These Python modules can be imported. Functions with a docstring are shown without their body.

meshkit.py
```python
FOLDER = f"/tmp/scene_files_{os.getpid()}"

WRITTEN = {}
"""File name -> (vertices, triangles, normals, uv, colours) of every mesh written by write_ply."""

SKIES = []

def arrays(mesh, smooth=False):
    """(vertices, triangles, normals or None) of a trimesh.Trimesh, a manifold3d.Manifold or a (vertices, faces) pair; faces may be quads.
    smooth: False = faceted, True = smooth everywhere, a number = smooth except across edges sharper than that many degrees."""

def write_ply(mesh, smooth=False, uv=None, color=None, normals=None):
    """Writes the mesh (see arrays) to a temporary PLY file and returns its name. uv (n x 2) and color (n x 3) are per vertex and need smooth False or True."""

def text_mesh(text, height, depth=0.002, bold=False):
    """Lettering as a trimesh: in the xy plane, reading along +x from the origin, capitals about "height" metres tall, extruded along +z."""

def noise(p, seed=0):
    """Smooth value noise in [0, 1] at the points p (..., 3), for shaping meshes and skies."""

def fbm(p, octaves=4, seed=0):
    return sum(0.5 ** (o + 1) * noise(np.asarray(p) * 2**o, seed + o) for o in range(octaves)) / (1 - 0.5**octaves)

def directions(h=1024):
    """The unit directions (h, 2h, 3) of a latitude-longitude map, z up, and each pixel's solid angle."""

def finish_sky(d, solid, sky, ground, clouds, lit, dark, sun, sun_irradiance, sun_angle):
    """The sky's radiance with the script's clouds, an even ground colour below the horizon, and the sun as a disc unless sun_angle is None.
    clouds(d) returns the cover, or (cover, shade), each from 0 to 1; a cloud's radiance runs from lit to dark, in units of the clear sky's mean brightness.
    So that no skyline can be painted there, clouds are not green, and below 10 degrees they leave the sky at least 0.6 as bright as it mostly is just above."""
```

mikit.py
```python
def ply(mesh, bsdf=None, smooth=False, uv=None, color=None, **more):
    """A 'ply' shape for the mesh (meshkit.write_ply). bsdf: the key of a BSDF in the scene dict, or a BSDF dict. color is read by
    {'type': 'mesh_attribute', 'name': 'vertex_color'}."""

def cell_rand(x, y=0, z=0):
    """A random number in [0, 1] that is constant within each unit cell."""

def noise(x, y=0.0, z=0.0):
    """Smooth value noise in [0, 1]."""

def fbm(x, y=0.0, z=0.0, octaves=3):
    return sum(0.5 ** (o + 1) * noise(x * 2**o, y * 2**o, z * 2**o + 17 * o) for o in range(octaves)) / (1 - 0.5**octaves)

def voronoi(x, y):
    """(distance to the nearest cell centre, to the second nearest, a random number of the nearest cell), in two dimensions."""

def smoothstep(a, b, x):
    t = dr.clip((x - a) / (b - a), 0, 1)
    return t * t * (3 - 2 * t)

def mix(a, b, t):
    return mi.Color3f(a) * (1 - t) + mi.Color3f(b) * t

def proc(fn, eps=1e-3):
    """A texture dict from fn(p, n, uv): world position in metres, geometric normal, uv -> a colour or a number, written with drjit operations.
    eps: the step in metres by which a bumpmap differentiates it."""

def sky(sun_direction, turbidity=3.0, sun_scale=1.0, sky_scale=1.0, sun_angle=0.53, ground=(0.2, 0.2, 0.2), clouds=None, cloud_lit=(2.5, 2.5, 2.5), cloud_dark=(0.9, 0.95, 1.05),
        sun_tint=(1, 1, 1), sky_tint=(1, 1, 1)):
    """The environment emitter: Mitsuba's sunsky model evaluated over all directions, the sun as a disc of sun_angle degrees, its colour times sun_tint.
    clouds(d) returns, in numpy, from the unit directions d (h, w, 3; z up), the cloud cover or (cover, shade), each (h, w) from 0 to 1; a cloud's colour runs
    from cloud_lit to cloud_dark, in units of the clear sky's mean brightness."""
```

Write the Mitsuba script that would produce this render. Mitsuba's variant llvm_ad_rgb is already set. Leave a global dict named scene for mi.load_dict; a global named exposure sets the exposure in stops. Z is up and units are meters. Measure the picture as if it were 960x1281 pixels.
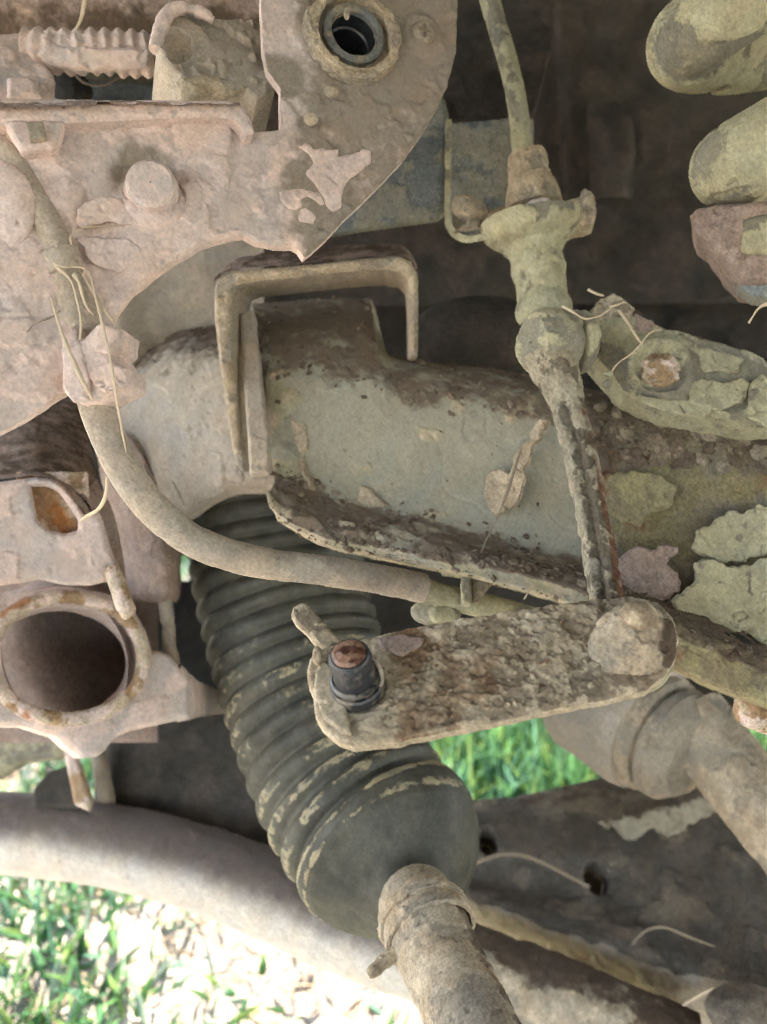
import math, numpy as np, mitsuba as mi, mikit, meshkit
import drjit as dr
from mikit import noise, fbm, smoothstep, mix
from scipy.interpolate import PchipInterpolator, CubicSpline
from scipy.spatial import Delaunay
import shapely
from shapely.geometry import Polygon
T = mi.ScalarTransform4f
scene, labels = {}, {}

# ------------------------------------------------------------------ camera, sky, exposure
CAM = np.array([0.0, 0.0, 0.43]); PITCH = math.radians(14); FOV = 50.0
RX = np.array([1.0, 0, 0]); UP = np.array([0, math.sin(PITCH), math.cos(PITCH)]); BK = -np.array([0, math.cos(PITCH), -math.sin(PITCH)])
FPX = 480 / math.tan(math.radians(FOV / 2))
scene['camera'] = {'type': 'thinlens', 'fov': FOV, 'fov_axis': 'x', 'aperture_radius': 0.0011, 'focus_distance': 0.205,
                   'near_clip': 0.01, 'far_clip': 300.0,
                   'to_world': T().look_at(origin=CAM.tolist(), target=(CAM - BK).tolist(), up=[0, 0, 1])}
def added_clouds(d):  # unseen clouds, added to whiten and strengthen the sky fill
    q = d / np.maximum(d[..., 2:3], 0.08)
    n = meshkit.fbm(np.stack([q[..., 0] * 0.9, q[..., 1] * 0.9, q[..., 0] * 0], -1), 5, 3)
    return np.clip((n - 0.30) * 3.0, 0, 1), np.clip((n - 0.55) * 2, 0, 0.6)
scene['sky'] = mikit.sky((-0.16, 0.81, 0.56), turbidity=3, clouds=added_clouds, sky_tint=(1.0, 0.95, 0.90), sun_tint=(0.96, 1.0, 1.06))
exposure = 5.0

# ------------------------------------------------------------------ helpers
def pix(px, py, d):
    """A pixel of the 960 x 1281 photograph at d metres along the view axis: local metres (right, up, towards the viewer)."""
    px, py, d = (np.asarray(v, float) for v in (px, py, d))
    return np.stack([(px - 480) * d / FPX, (640.5 - py) * d / FPX, -d + 0 * px], -1)
def world(p): return CAM + p[:, :1] * RX + p[:, 1:2] * UP + p[:, 2:3] * BK
def nz(P, f, seed=0): return meshkit.noise(np.asarray(P) * f + 31.7, seed)
def nf(P, f, o=4, seed=0): return meshkit.fbm(np.asarray(P) * f + 31.7, o, seed)
def sst(a, b, x):
    t = np.clip((x - a) / (b - a), 0, 1); return t * t * (3 - 2 * t)

class Frame:
    def __init__(s, a, b=None, c=None, n=None):
        s.o = pix(*a)
        if n is None: n = np.cross(pix(*b) - s.o, pix(*c) - s.o)
        n = np.asarray(n, float) / np.linalg.norm(n)
        if n @ -s.o < 0: n = -n
        s.n = n; x = np.array([1.0, 0, 0]); s.e1 = x - n * n[0]; s.e1 /= np.linalg.norm(s.e1); s.e2 = np.cross(n, s.e1)
    def uv(s, pts):
        d = pix(np.array([p[0] for p in pts], float), np.array([p[1] for p in pts], float), 1.0)
        P = d * ((s.n @ s.o) / (d @ s.n))[:, None] - s.o
        return np.stack([P @ s.e1, P @ s.e2], 1)
    def at(s, uv, h=0): return s.o + uv[:, :1] * s.e1 + uv[:, 1:2] * s.e2 + np.reshape(h, (-1, 1)) * s.n
    def p(s, px, py, h=0): return s.at(s.uv([(px, py)]), h)[0]
    def off(s, h):
        import copy
        q = copy.copy(s); q.o = s.o + s.n * h; return q

def merge(*ms):
    ms = [m for m in ms if m is not None]; k = np.cumsum([0] + [len(m[0]) for m in ms])
    return np.vstack([m[0] for m in ms]), np.vstack([m[1] + a for m, a in zip(ms, k)]), np.vstack([m[2] for m in ms])

def densify(c, step):
    c = np.asarray(c); L = np.r_[0, np.cumsum(np.linalg.norm(np.diff(c, axis=0), axis=1))]
    n = max(8, int(L[-1] / step)); s = np.linspace(0, L[-1], n + 1)[:-1]
    return np.stack([np.interp(s, L, c[:, k]) for k in (0, 1)], 1)

def plate(pts, fr, thick=0.002, step=0.0006, r=0.0008, holes=(), disp=None, jit=0.0, jf=350, rnd=0.0, back=False, seed=0, side_m=0.6):
    """A solid sheet: front face in the frame's plane (rounded rim, displaced), side walls, optional back."""
    poly = Polygon(fr.uv(pts), [h if isinstance(h, np.ndarray) else fr.uv(h) for h in holes]).buffer(0)
    if rnd: poly = poly.buffer(-rnd).buffer(2 * rnd).buffer(-rnd)
    if poly.geom_type != 'Polygon': poly = max(poly.geoms, key=lambda g: g.area)
    rings = []
    for ring in [poly.exterior] + list(poly.interiors):
        c = densify(ring.coords, step)
        if jit:
            q = np.c_[c, np.zeros(len(c))] + seed * 0.37
            c = c + jit * 2 * np.stack([nf(q, jf, 3, 1) - 0.5, nf(q, jf, 3, 2) - 0.5], 1)
        rings.append(c)
    poly = Polygon(rings[0], rings[1:]).buffer(0)
    if poly.geom_type != 'Polygon': poly = max(poly.geoms, key=lambda g: g.area)
    rings = [densify(q.coords, step) for q in [poly.exterior] + list(poly.interiors)]
    x0, y0, x1, y1 = poly.bounds; rng = np.random.default_rng(seed + 5)
    g = np.stack(np.meshgrid(np.arange(x0, x1, step), np.arange(y0, y1, step)), -1).reshape(-1, 2)
    g = g + rng.uniform(-0.2, 0.2, g.shape) * step
    g = g[shapely.contains_xy(poly, g[:, 0], g[:, 1])]
    bd = np.vstack(rings); from scipy.spatial import cKDTree
    dist = cKDTree(bd).query(g)[0]; k = dist > 0.55 * step; g, dist = g[k], dist[k]
    uv = np.vstack([bd, g]); e = np.r_[np.zeros(len(bd)), dist]
    tri = Delaunay(uv).simplices; c = uv[tri].mean(1)
    tri = tri[shapely.contains_xy(poly, c[:, 0], c[:, 1])]
    a, b, d = uv[tri[:, 0]], uv[tri[:, 1]], uv[tri[:, 2]]
    s = (b[:, 0] - a[:, 0]) * (d[:, 1] - a[:, 1]) - (b[:, 1] - a[:, 1]) * (d[:, 0] - a[:, 0])
    tri[s < 0] = tri[s < 0][:, ::-1]
    q = np.clip(r - e, 0, r); h = -(r - np.sqrt(np.maximum(r * r - q * q, 0)))
    m = np.full((len(uv), 2), (0.4, 0.0))
    if disp is not None:
        dh, mm, dm = disp(fr.at(uv), uv, e); h = h + dh * np.clip(e / max(r, 1e-6), 0.0, 1); m = np.stack([mm + 0 * e, dm + 0 * e], 1)
    v = [fr.at(uv, h)]; f = [tri]; ms = [m]; n = len(uv); at = 0
    for ring in rings:
        kk = len(ring); i = np.arange(kk); j = (i + 1) % kk
        ccw = Polygon(ring).exterior.is_ccw if ring is rings[0] else not Polygon(ring).exterior.is_ccw
        rows = [h[at:at + kk]] + [np.full(kk, -r - (thick - r) * t) for t in (0.33, 0.66, 1.0)]
        for a_, hh in enumerate(rows):
            P = fr.at(ring, hh)
            if 0 < a_ < 3: P = P + (nf(P, 500, 2, 3)[:, None] - 0.5) * 0.3 * min(thick, 0.002)
            v.append(P); ms.append(np.stack([np.full(kk, side_m) + 0.5 * (nf(P, 250, 3, 4) - 0.5), np.zeros(kk)], 1))
        for a_ in range(3):
            o = n + a_ * kk; A, B, Cc, D = o + i, o + j, o + j + kk, o + i + kk
            quad = np.vstack([np.stack([A, D, Cc], 1), np.stack([A, Cc, B], 1)])
            f.append(quad if ccw else quad[:, ::-1])
        n += 4 * kk; at += kk
    if back:
        v.append(fr.at(uv, -thick)); f.append(tri[:, ::-1] + n); ms.append(m * 0 + 0.3)
    return np.vstack(v), np.vstack(f), np.vstack(ms)

def grid_mesh(P, disp=None, close_u=False, flip=None):
    nu, nv = P.shape[:2]
    du = np.gradient(P, axis=0); dv = np.gradient(P, axis=1)
    if close_u: du = np.roll(P, -1, 0) - np.roll(P, 1, 0)
    N = np.cross(du, dv); N /= np.linalg.norm(N, axis=2, keepdims=True) + 1e-15
    if flip is None: flip = (N * -P).sum(2).mean() < 0
    if flip: N = -N
    Pf = P.reshape(-1, 3); m = np.full((len(Pf), 2), (0.4, 0.0))
    if disp is not None:
        uu, vv = np.meshgrid(np.linspace(0, 1, nu), np.linspace(0, 1, nv), indexing='ij')
        h, mm, dm = disp(Pf, np.stack([uu.ravel(), vv.ravel()], 1), N.reshape(-1, 3))
        Pf = Pf + np.reshape(h, (-1, 1)) * N.reshape(-1, 3); m = np.stack([mm + 0 * Pf[:, 0], dm + 0 * Pf[:, 0]], 1)
    i, j = np.meshgrid(np.arange(nu if close_u else nu - 1), np.arange(nv - 1), indexing='ij'); i, j = i.ravel(), j.ravel(); i2 = (i + 1) % nu
    a, b, c, d = i * nv + j, i2 * nv + j, i2 * nv + j + 1, i * nv + j + 1
    f = np.vstack([np.stack([a, b, c], 1), np.stack([a, c, d], 1)])
    return Pf, (f[:, ::-1] if flip else f), m

def loft(net, step=0.0007, disp=None, sharp=False, flip=None):
    """A smooth sheet through a net of (px, py, depth): rows of equal length."""
    A = np.array([[pix(*p) for p in row] for row in net])
    def res(A, ax):
        n = A.shape[ax]; L = np.linalg.norm(np.diff(A, axis=ax), axis=2).max(axis=1 - ax).sum()
        k = max(3, int(L / step)); t = np.linspace(0, n - 1, k)
        if sharp or n < 3:
            i = np.minimum(t.astype(int), n - 2); w = (t - i).reshape([-1 if q == ax else 1 for q in range(3)])
            return np.take(A, i, ax) * (1 - w) + np.take(A, i + 1, ax) * w
        return PchipInterpolator(np.arange(n), A, axis=ax)(t)
    return grid_mesh(res(res(A, 0), 1), disp, flip=flip)

def path3(pts, k, smooth=True):
    A = np.array([pix(*p[:3]) for p in pts]); R = np.array([p[3] * p[2] / FPX for p in pts])
    L = np.r_[0, np.cumsum(np.linalg.norm(np.diff(A, axis=0), axis=1))]; s = np.linspace(0, L[-1], k)
    if smooth and len(A) > 2: C = CubicSpline(L, A, bc_type='natural')(s)
    else: C = np.stack([np.interp(s, L, A[:, q]) for q in range(3)], 1)
    return C, np.interp(s, L, R) if len(A) < 3 else PchipInterpolator(L, R)(s), s

def sweep(C, R, nth=40, disp=None, caps=True, squash=(1, 1), phase=0):
    t = np.gradient(C, axis=0); t /= np.linalg.norm(t, axis=1, keepdims=True)
    a = np.cross(t[0], [0, 0, 1.0]); a = a if np.linalg.norm(a) > 1e-3 else np.array([1.0, 0, 0]); a /= np.linalg.norm(a); As = []
    for q in t:
        a = a - q * (a @ q); a /= np.linalg.norm(a); As.append(a)
    As = np.array(As); Bs = np.cross(t, As)
    th = np.linspace(0, 2 * np.pi, nth, endpoint=False) + phase
    P = C[None] + R[None, :, None] * (squash[0] * np.cos(th)[:, None, None] * As[None] + squash[1] * np.sin(th)[:, None, None] * Bs[None])
    out_dir = P - C[None]
    du = np.roll(P, -1, 0) - np.roll(P, 1, 0); N = np.cross(du, np.gradient(P, axis=1))
    m = grid_mesh(P, disp, True, flip=bool((N * out_dir).sum() < 0))
    if caps:
        v, f, u = m; k = len(C)
        for e in (0, k - 1):
            ring = np.arange(nth) * k + e; c = v[ring].mean(0)
            o = len(v); v = np.vstack([v, v[ring], c]); u = np.vstack([u, u[ring], u[ring].mean(0)])
            i = np.arange(nth); ft = np.stack([o + i, o + (i + 1) % nth, np.full(nth, o + nth)], 1)
            n0 = np.cross(v[ft[0, 1]] - v[ft[0, 0]], v[ft[0, 2]] - v[ft[0, 0]])
            if n0 @ (t[e] * (1 if e else -1)) < 0: ft = ft[:, ::-1]
            f = np.vstack([f, ft])
        m = v, f, u
    return m

def tube(pts, step=0.0007, nth=None, disp=None, caps=True, smooth=True, squash=(1, 1)):
    A = np.array([pix(*p[:3]) for p in pts]); L = np.linalg.norm(np.diff(A, axis=0), axis=1).sum()
    C, R, s = path3(pts, max(4, int(L / step)), smooth)
    return sweep(C, R, nth or int(np.clip(2 * np.pi * R.max() / step, 8, 220)), disp, caps, squash)

def lathe(base, axis, prof, nth=48, disp=None, sub=5):
    """Revolve (distance along axis, radius) pairs, metres; corners are kept crisp by close rings."""
    axis = np.asarray(axis, float) / np.linalg.norm(axis); z, r = [], []
    for (a, b), (c, d) in zip(prof[:-1], prof[1:]):
        for t in np.r_[0.02, np.linspace(0.1, 0.9, sub), 0.98]: z.append(a + (c - a) * t); r.append(b + (d - b) * t)
    z, r = np.array(z), np.array(r)
    a = np.cross(axis, [0, 0, 1.0]); a = a if np.linalg.norm(a) > 1e-3 else np.array([1.0, 0, 0]); a /= np.linalg.norm(a); b = np.cross(axis, a)
    th = np.linspace(0, 2 * np.pi, nth, endpoint=False)
    ring = np.cos(th)[:, None] * a + np.sin(th)[:, None] * b
    P = np.asarray(base) + z[None, :, None] * axis + r[None, :, None] * ring[:, None]
    du = np.roll(P, -1, 0) - np.roll(P, 1, 0); N = np.cross(du, np.gradient(P, axis=1))
    out = (N[:, :, :] * (P - (np.asarray(base) + z[None, :, None] * axis))).sum()
    return grid_mesh(P, disp, True, flip=bool(out < 0))

import trimesh
_ICO = {}
def ico(n):
    if n not in _ICO: m = trimesh.creation.icosphere(n); _ICO[n] = (np.array(m.vertices), np.array(m.faces))
    return _ICO[n]
def blob(c, rad, sub=4, amp=0.15, f=120, rot=0.0, disp=None, seed=0, power=2.0):
    """A lumpy closed mass: c = (px, py, d), rad = px radii (right, up, deep) at that depth."""
    v, fc = ico(sub); r = np.asarray(rad, float) * c[2] / FPX
    if power != 2: v = v / (np.abs(v) ** power).sum(1, keepdims=True) ** (1 / power)
    a = math.radians(rot); R = np.array([[math.cos(a), -math.sin(a), 0], [math.sin(a), math.cos(a), 0], [0, 0, 1]])
    base = (v * r) @ R.T + pix(*c); n = (v / r) @ R.T; n /= np.linalg.norm(n, axis=1, keepdims=True)
    k = nf(base, f, 4, seed); h = (k - 0.5) * 2 * amp * r.min(); m = k; d = 0 * k
    if disp is not None: h2, m, d = disp(base, None, n); h = h + h2
    return base + h[:, None] * n, fc, np.stack([m + 0 * k, d + 0 * k], 1)

def caked(amp=0.0006, f=130, fine=0.00012, m0=0.0, damp_and_shade=None, seed=0, crack=0.0, thr=0.5, m_amp=1.0):
    """Caked mud: patches with a step at their edge, grain, hairline cracks; returns (height, cover, damp)."""
    def fn(P, uv, x):
        t = nf(P, f, 5, seed); t = (t - 0.5) * m_amp * 1.5 + 0.5 + m0
        h = amp * sst(thr - 0.03, thr + 0.03, t) + amp * 0.5 * (nf(P, f * 0.4, 3, seed + 9) - 0.5) + fine * 2 * (nf(P, 900, 3, seed + 4) - 0.5)
        h += -fine * 2.5 * sst(0.70, 0.8, nf(P, 520, 2, seed + 6))
        if crack:
            c = np.abs(nf(P, f * 0.55, 4, seed + 7) - 0.5); h -= crack * sst(0.012, 0.0, c) * sst(.5, .55, nz(P, f * .3, seed + 11))
        d = 0 * t if damp_and_shade is None else damp_and_shade(P, uv, x)
        return h, t, d
    return fn

def put(key, mesh, bsdf, smooth=True, stuff=False):
    base = key; k = 0
    while key in scene: k += 1; key = f'{base}_{k:03d}'
    v, f, m = mesh
    scene[key] = mikit.ply((world(v), f), bsdf, smooth=smooth, uv=m if smooth in (True, False) else None)
    if stuff: labels[key] = {'kind': 'stuff'}
    return key
def tag(key, label, cat, group=None):
    labels[key] = {'label': label, 'category': cat}
    if group: labels[key]['group'] = group
    return key

# ------------------------------------------------------------------ materials
ROT = []
_r = np.random.default_rng(11)
for _ in range(5):
    q_, _t = np.linalg.qr(_r.normal(size=(3, 3))); ROT.append(q_.tolist())
def rfbm(p, f, octaves=3, seed=0):
    """fbm whose octaves are turned against each other, so that no grid shows."""
    out, tot = 0, 0
    for o in range(octaves):
        R = ROT[(o + seed) % 5]; k = f * 2.03 ** o; w = 0.55 ** o
        out = out + w * noise(*[(R[i][0] * p.x + R[i][1] * p.y + R[i][2] * p.z) * k + 13.7 * (o + seed) for i in range(3)]); tot += w
    return out / tot
def mud_bsdf(base, base2, mud, mud2, damp_and_shade=(0.085, 0.062, 0.045), rough=0.9, spec=0.15, edge=0.06, rust=None, speck=0.5, soft_shade=False):
    def fn(p, n, uv):
        big = rfbm(p, 55, 3); mid = rfbm(p, 210, 3, 1); fine = rfbm(p, 1500, 2, 2)
        f2 = rfbm(p, 640, 2, 3)
        c = mix(base, base2, smoothstep(0.35, 0.65, big * 0.6 + mid * 0.4))
        w = mix(mud, mud2, smoothstep(0.3, 0.7, mid))
        c = mix(c, w, smoothstep(0.5 - edge, 0.5 + edge, uv.x + 0.16 * (f2 - 0.5) + 0.08 * (fine - 0.5)))
        if rust is not None: c = mix(c, rust, smoothstep(0.58, 0.70, rfbm(p, 90, 4, 4)) * 0.8)
        c = mix(c, damp_and_shade, smoothstep(0.1, 0.9, uv.y + 0.2 * (mid - .5)) if soft_shade else smoothstep(0.35, 0.65, uv.y + 0.5 * (mid - 0.5) + 0.2 * (f2 - .5)))
        g = rfbm(p, 520, 3, 2)
        c = c * mix((1, 1, 1), (1.12, 1.0, 0.86), (rfbm(p, 120, 2, 4) - .5) * 1.0)
        return c * (1 + speck * 0.9 * (g - 0.5) + speck * 1.7 * (fine - 0.5)) * (1 - 0.4 * speck * smoothstep(0.74, 0.84, rfbm(p, 700, 2, 1)))
    b = {'type': 'principled', 'base_color': mikit.proc(fn), 'roughness': rough, 'specular': spec}
    return {'type': 'twosided', 'bsdf': b}
PINK, PINK2 = (0.62, 0.495, 0.44), (0.53, 0.425, 0.375)
TAN, TAN2 = (0.42, 0.35, 0.255), (0.31, 0.25, 0.175)
GRN, GRN2 = (0.37, 0.35, 0.235), (0.31, 0.29, 0.195)
M = dict(
    mat_pink=mud_bsdf((0.46, 0.395, 0.36), (0.53, 0.445, 0.40), PINK, PINK2, damp_and_shade=(0.255, 0.215, 0.172), speck=.28),
    mat_tan=mud_bsdf((0.24, 0.205, 0.16), (0.30, 0.26, 0.20), TAN, TAN2),
    mat_green=mud_bsdf((0.175, 0.165, 0.13), (0.225, 0.21, 0.16), GRN, GRN2, speck=.36),
    mat_beam=mud_bsdf((0.315, 0.30, 0.235), (0.285, 0.27, 0.21), TAN, GRN2, damp_and_shade=(0.165, 0.130, 0.098), speck=.28),
    mat_dirt=mud_bsdf((0.125, 0.098, 0.074), (0.17, 0.135, 0.10), (0.26, 0.215, 0.16), (0.19, 0.155, 0.115), damp_and_shade=(0.11, 0.083, 0.062)),
    mat_beam_right=mud_bsdf((0.17, 0.15, 0.12), (0.21, 0.18, 0.10), (0.27, 0.245, 0.14), (0.2, 0.17, 0.11), damp_and_shade=(0.13, 0.10, 0.075), rust=(0.17, 0.09, 0.05)),
    mat_blue=mud_bsdf((0.15, 0.17, 0.18), (0.21, 0.225, 0.215), (0.31, 0.30, 0.25), (0.25, 0.25, 0.21), rough=0.6),
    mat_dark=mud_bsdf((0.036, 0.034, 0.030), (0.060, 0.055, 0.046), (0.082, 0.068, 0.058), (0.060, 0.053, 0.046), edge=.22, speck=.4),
    mat_brown=mud_bsdf((0.21, 0.16, 0.135), (0.26, 0.20, 0.17), (0.30, 0.23, 0.195), (0.25, 0.19, 0.155), edge=.15),
    mat_rubber=mud_bsdf((0.046, 0.047, 0.038), (0.082, 0.081, 0.064), (0.30, 0.26, 0.17), (0.22, 0.195, 0.13), rough=0.55, spec=0.3, speck=0.3),
    mat_arm=mud_bsdf((0.22, 0.175, 0.125), (0.28, 0.23, 0.165), (0.41, 0.345, 0.25), (0.33, 0.275, 0.195), damp_and_shade=(0.185, 0.125, 0.078)),
    mat_link=mud_bsdf((0.10, 0.088, 0.066), (0.14, 0.12, 0.09), (0.31, 0.28, 0.21), (0.24, 0.21, 0.155), damp_and_shade=(0.12, 0.06, 0.035)),
    mat_hose=mud_bsdf((0.30, 0.26, 0.215), (0.36, 0.31, 0.255), (0.42, 0.36, 0.285), (0.36, 0.305, 0.24), edge=.2, speck=.35),
    mat_rusty=mud_bsdf((0.30, 0.185, 0.10), (0.34, 0.25, 0.16), PINK, TAN, rust=(0.30, 0.12, 0.035)),
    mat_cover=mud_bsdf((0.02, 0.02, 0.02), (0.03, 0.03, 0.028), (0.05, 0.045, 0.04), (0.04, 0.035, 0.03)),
    mat_stud=mud_bsdf((0.016, 0.018, 0.022), (0.024, 0.027, 0.031), (0.13, 0.11, 0.085), (0.08, 0.07, 0.055), rough=.36, spec=.6, speck=.4),
    mat_copper=mud_bsdf((0.055, 0.022, 0.014), (0.10, 0.038, 0.022), (0.27, 0.16, 0.105), (0.15, 0.075, 0.045), rough=0.45, spec=0.5),
    mat_dull_green=mud_bsdf((0.105, 0.115, 0.085), (0.14, 0.145, 0.105), (0.2, 0.19, 0.13), (0.17, 0.16, 0.11), rough=.7),
    mat_pressing=mud_bsdf((0.085, 0.075, 0.062), (0.125, 0.108, 0.088), (0.21, 0.18, 0.135), (0.16, 0.135, 0.105), edge=.12),
    mat_steel=mud_bsdf((0.10, 0.105, 0.10), (0.14, 0.145, 0.135), (0.22, 0.19, 0.14), (0.17, 0.15, 0.11), rough=.6, spec=.4),
    mat_bar=mud_bsdf((0.48, 0.44, 0.39), (0.52, 0.475, 0.42), (0.56, 0.51, 0.44), (0.50, 0.45, 0.385), damp_and_shade=(0.12, 0.10, 0.088), edge=.2, speck=.3, soft_shade=True),  # dark tone is painted shade, pale base stands for the lit underside
    mat_straw={'type': 'twosided', 'bsdf': {'type': 'principled', 'base_color': {'type': 'rgb', 'value': (0.50, 0.41, 0.29)}, 'roughness': 0.7}},
    mat_root={'type': 'twosided', 'bsdf': {'type': 'principled', 'base_color': {'type': 'rgb', 'value': (0.21, 0.17, 0.125)}, 'roughness': 0.8}},
)
scene.update(M)
BACK = np.array([0, .5, -.866]); WUP = np.array([0, .866, .5])   # the assembly's own tilt in local axes

# ------------------------------------------------------------------ the setting: ground, grass
def make_ground():
    out = []
    xs = np.r_[-90, -30, -8, -3, -1.5, np.arange(-0.9, 0.9001, 0.006), 1.5, 3, 8, 30, 90]
    ys = np.r_[-90, -30, -8, -3, -1.2, -0.4, np.arange(0.1, 1.6, 0.006), 2, 4, 10, 30, 90]
    X, Y = np.meshgrid(xs, ys, indexing='ij'); P = np.stack([X, Y, 0 * X], -1).reshape(-1, 3)
    near = sst(1.5, 0.8, np.abs(P[:, 0])) * sst(1.8, 1.4, P[:, 1])
    z = near * (0.03 * (nf(P, 9, 3, 1) - 0.5) + 0.014 * (nf(P, 60, 3, 2) - 0.5))
    P[:, 2] = z - 0.004
    i, j = np.meshgrid(np.arange(len(xs) - 1), np.arange(len(ys) - 1), indexing='ij'); i, j = i.ravel(), j.ravel(); n = len(ys)
    a, b, c, d = i * n + j, (i + 1) * n + j, (i + 1) * n + j + 1, i * n + j + 1
    return P, np.vstack([np.stack([a, b, c], 1), np.stack([a, c, d], 1)])
def soil(p, n, uv):
    a = fbm(p.x * 14, p.y * 14, 0.0, 4); b = fbm(p.x * 120, p.y * 120, 0.0, 3); c = noise(p.x * 600, p.y * 600, 0.0)
    col = mix((0.24, 0.225, 0.225), (0.44, 0.42, 0.42), smoothstep(0.35, 0.6, a * .5 + b * .5))
    far = smoothstep(0.9, 2.0, dr.sqrt(p.x * p.x + (p.y - .5) * (p.y - .5)))
    col = mix(col, (0.27, 0.25, 0.17), far * 0.8)
    return col * (0.7 + 0.6 * c)
scene['mat_soil'] = {'type': 'twosided', 'bsdf': {'type': 'diffuse', 'reflectance': mikit.proc(soil)}}
gv, gf = make_ground()
scene['ground'] = mikit.ply((gv, gf), 'mat_soil', smooth=True); labels['ground'] = {'kind': 'structure', 'label': 'pale dry soil under the car', 'category': 'ground'}

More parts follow.
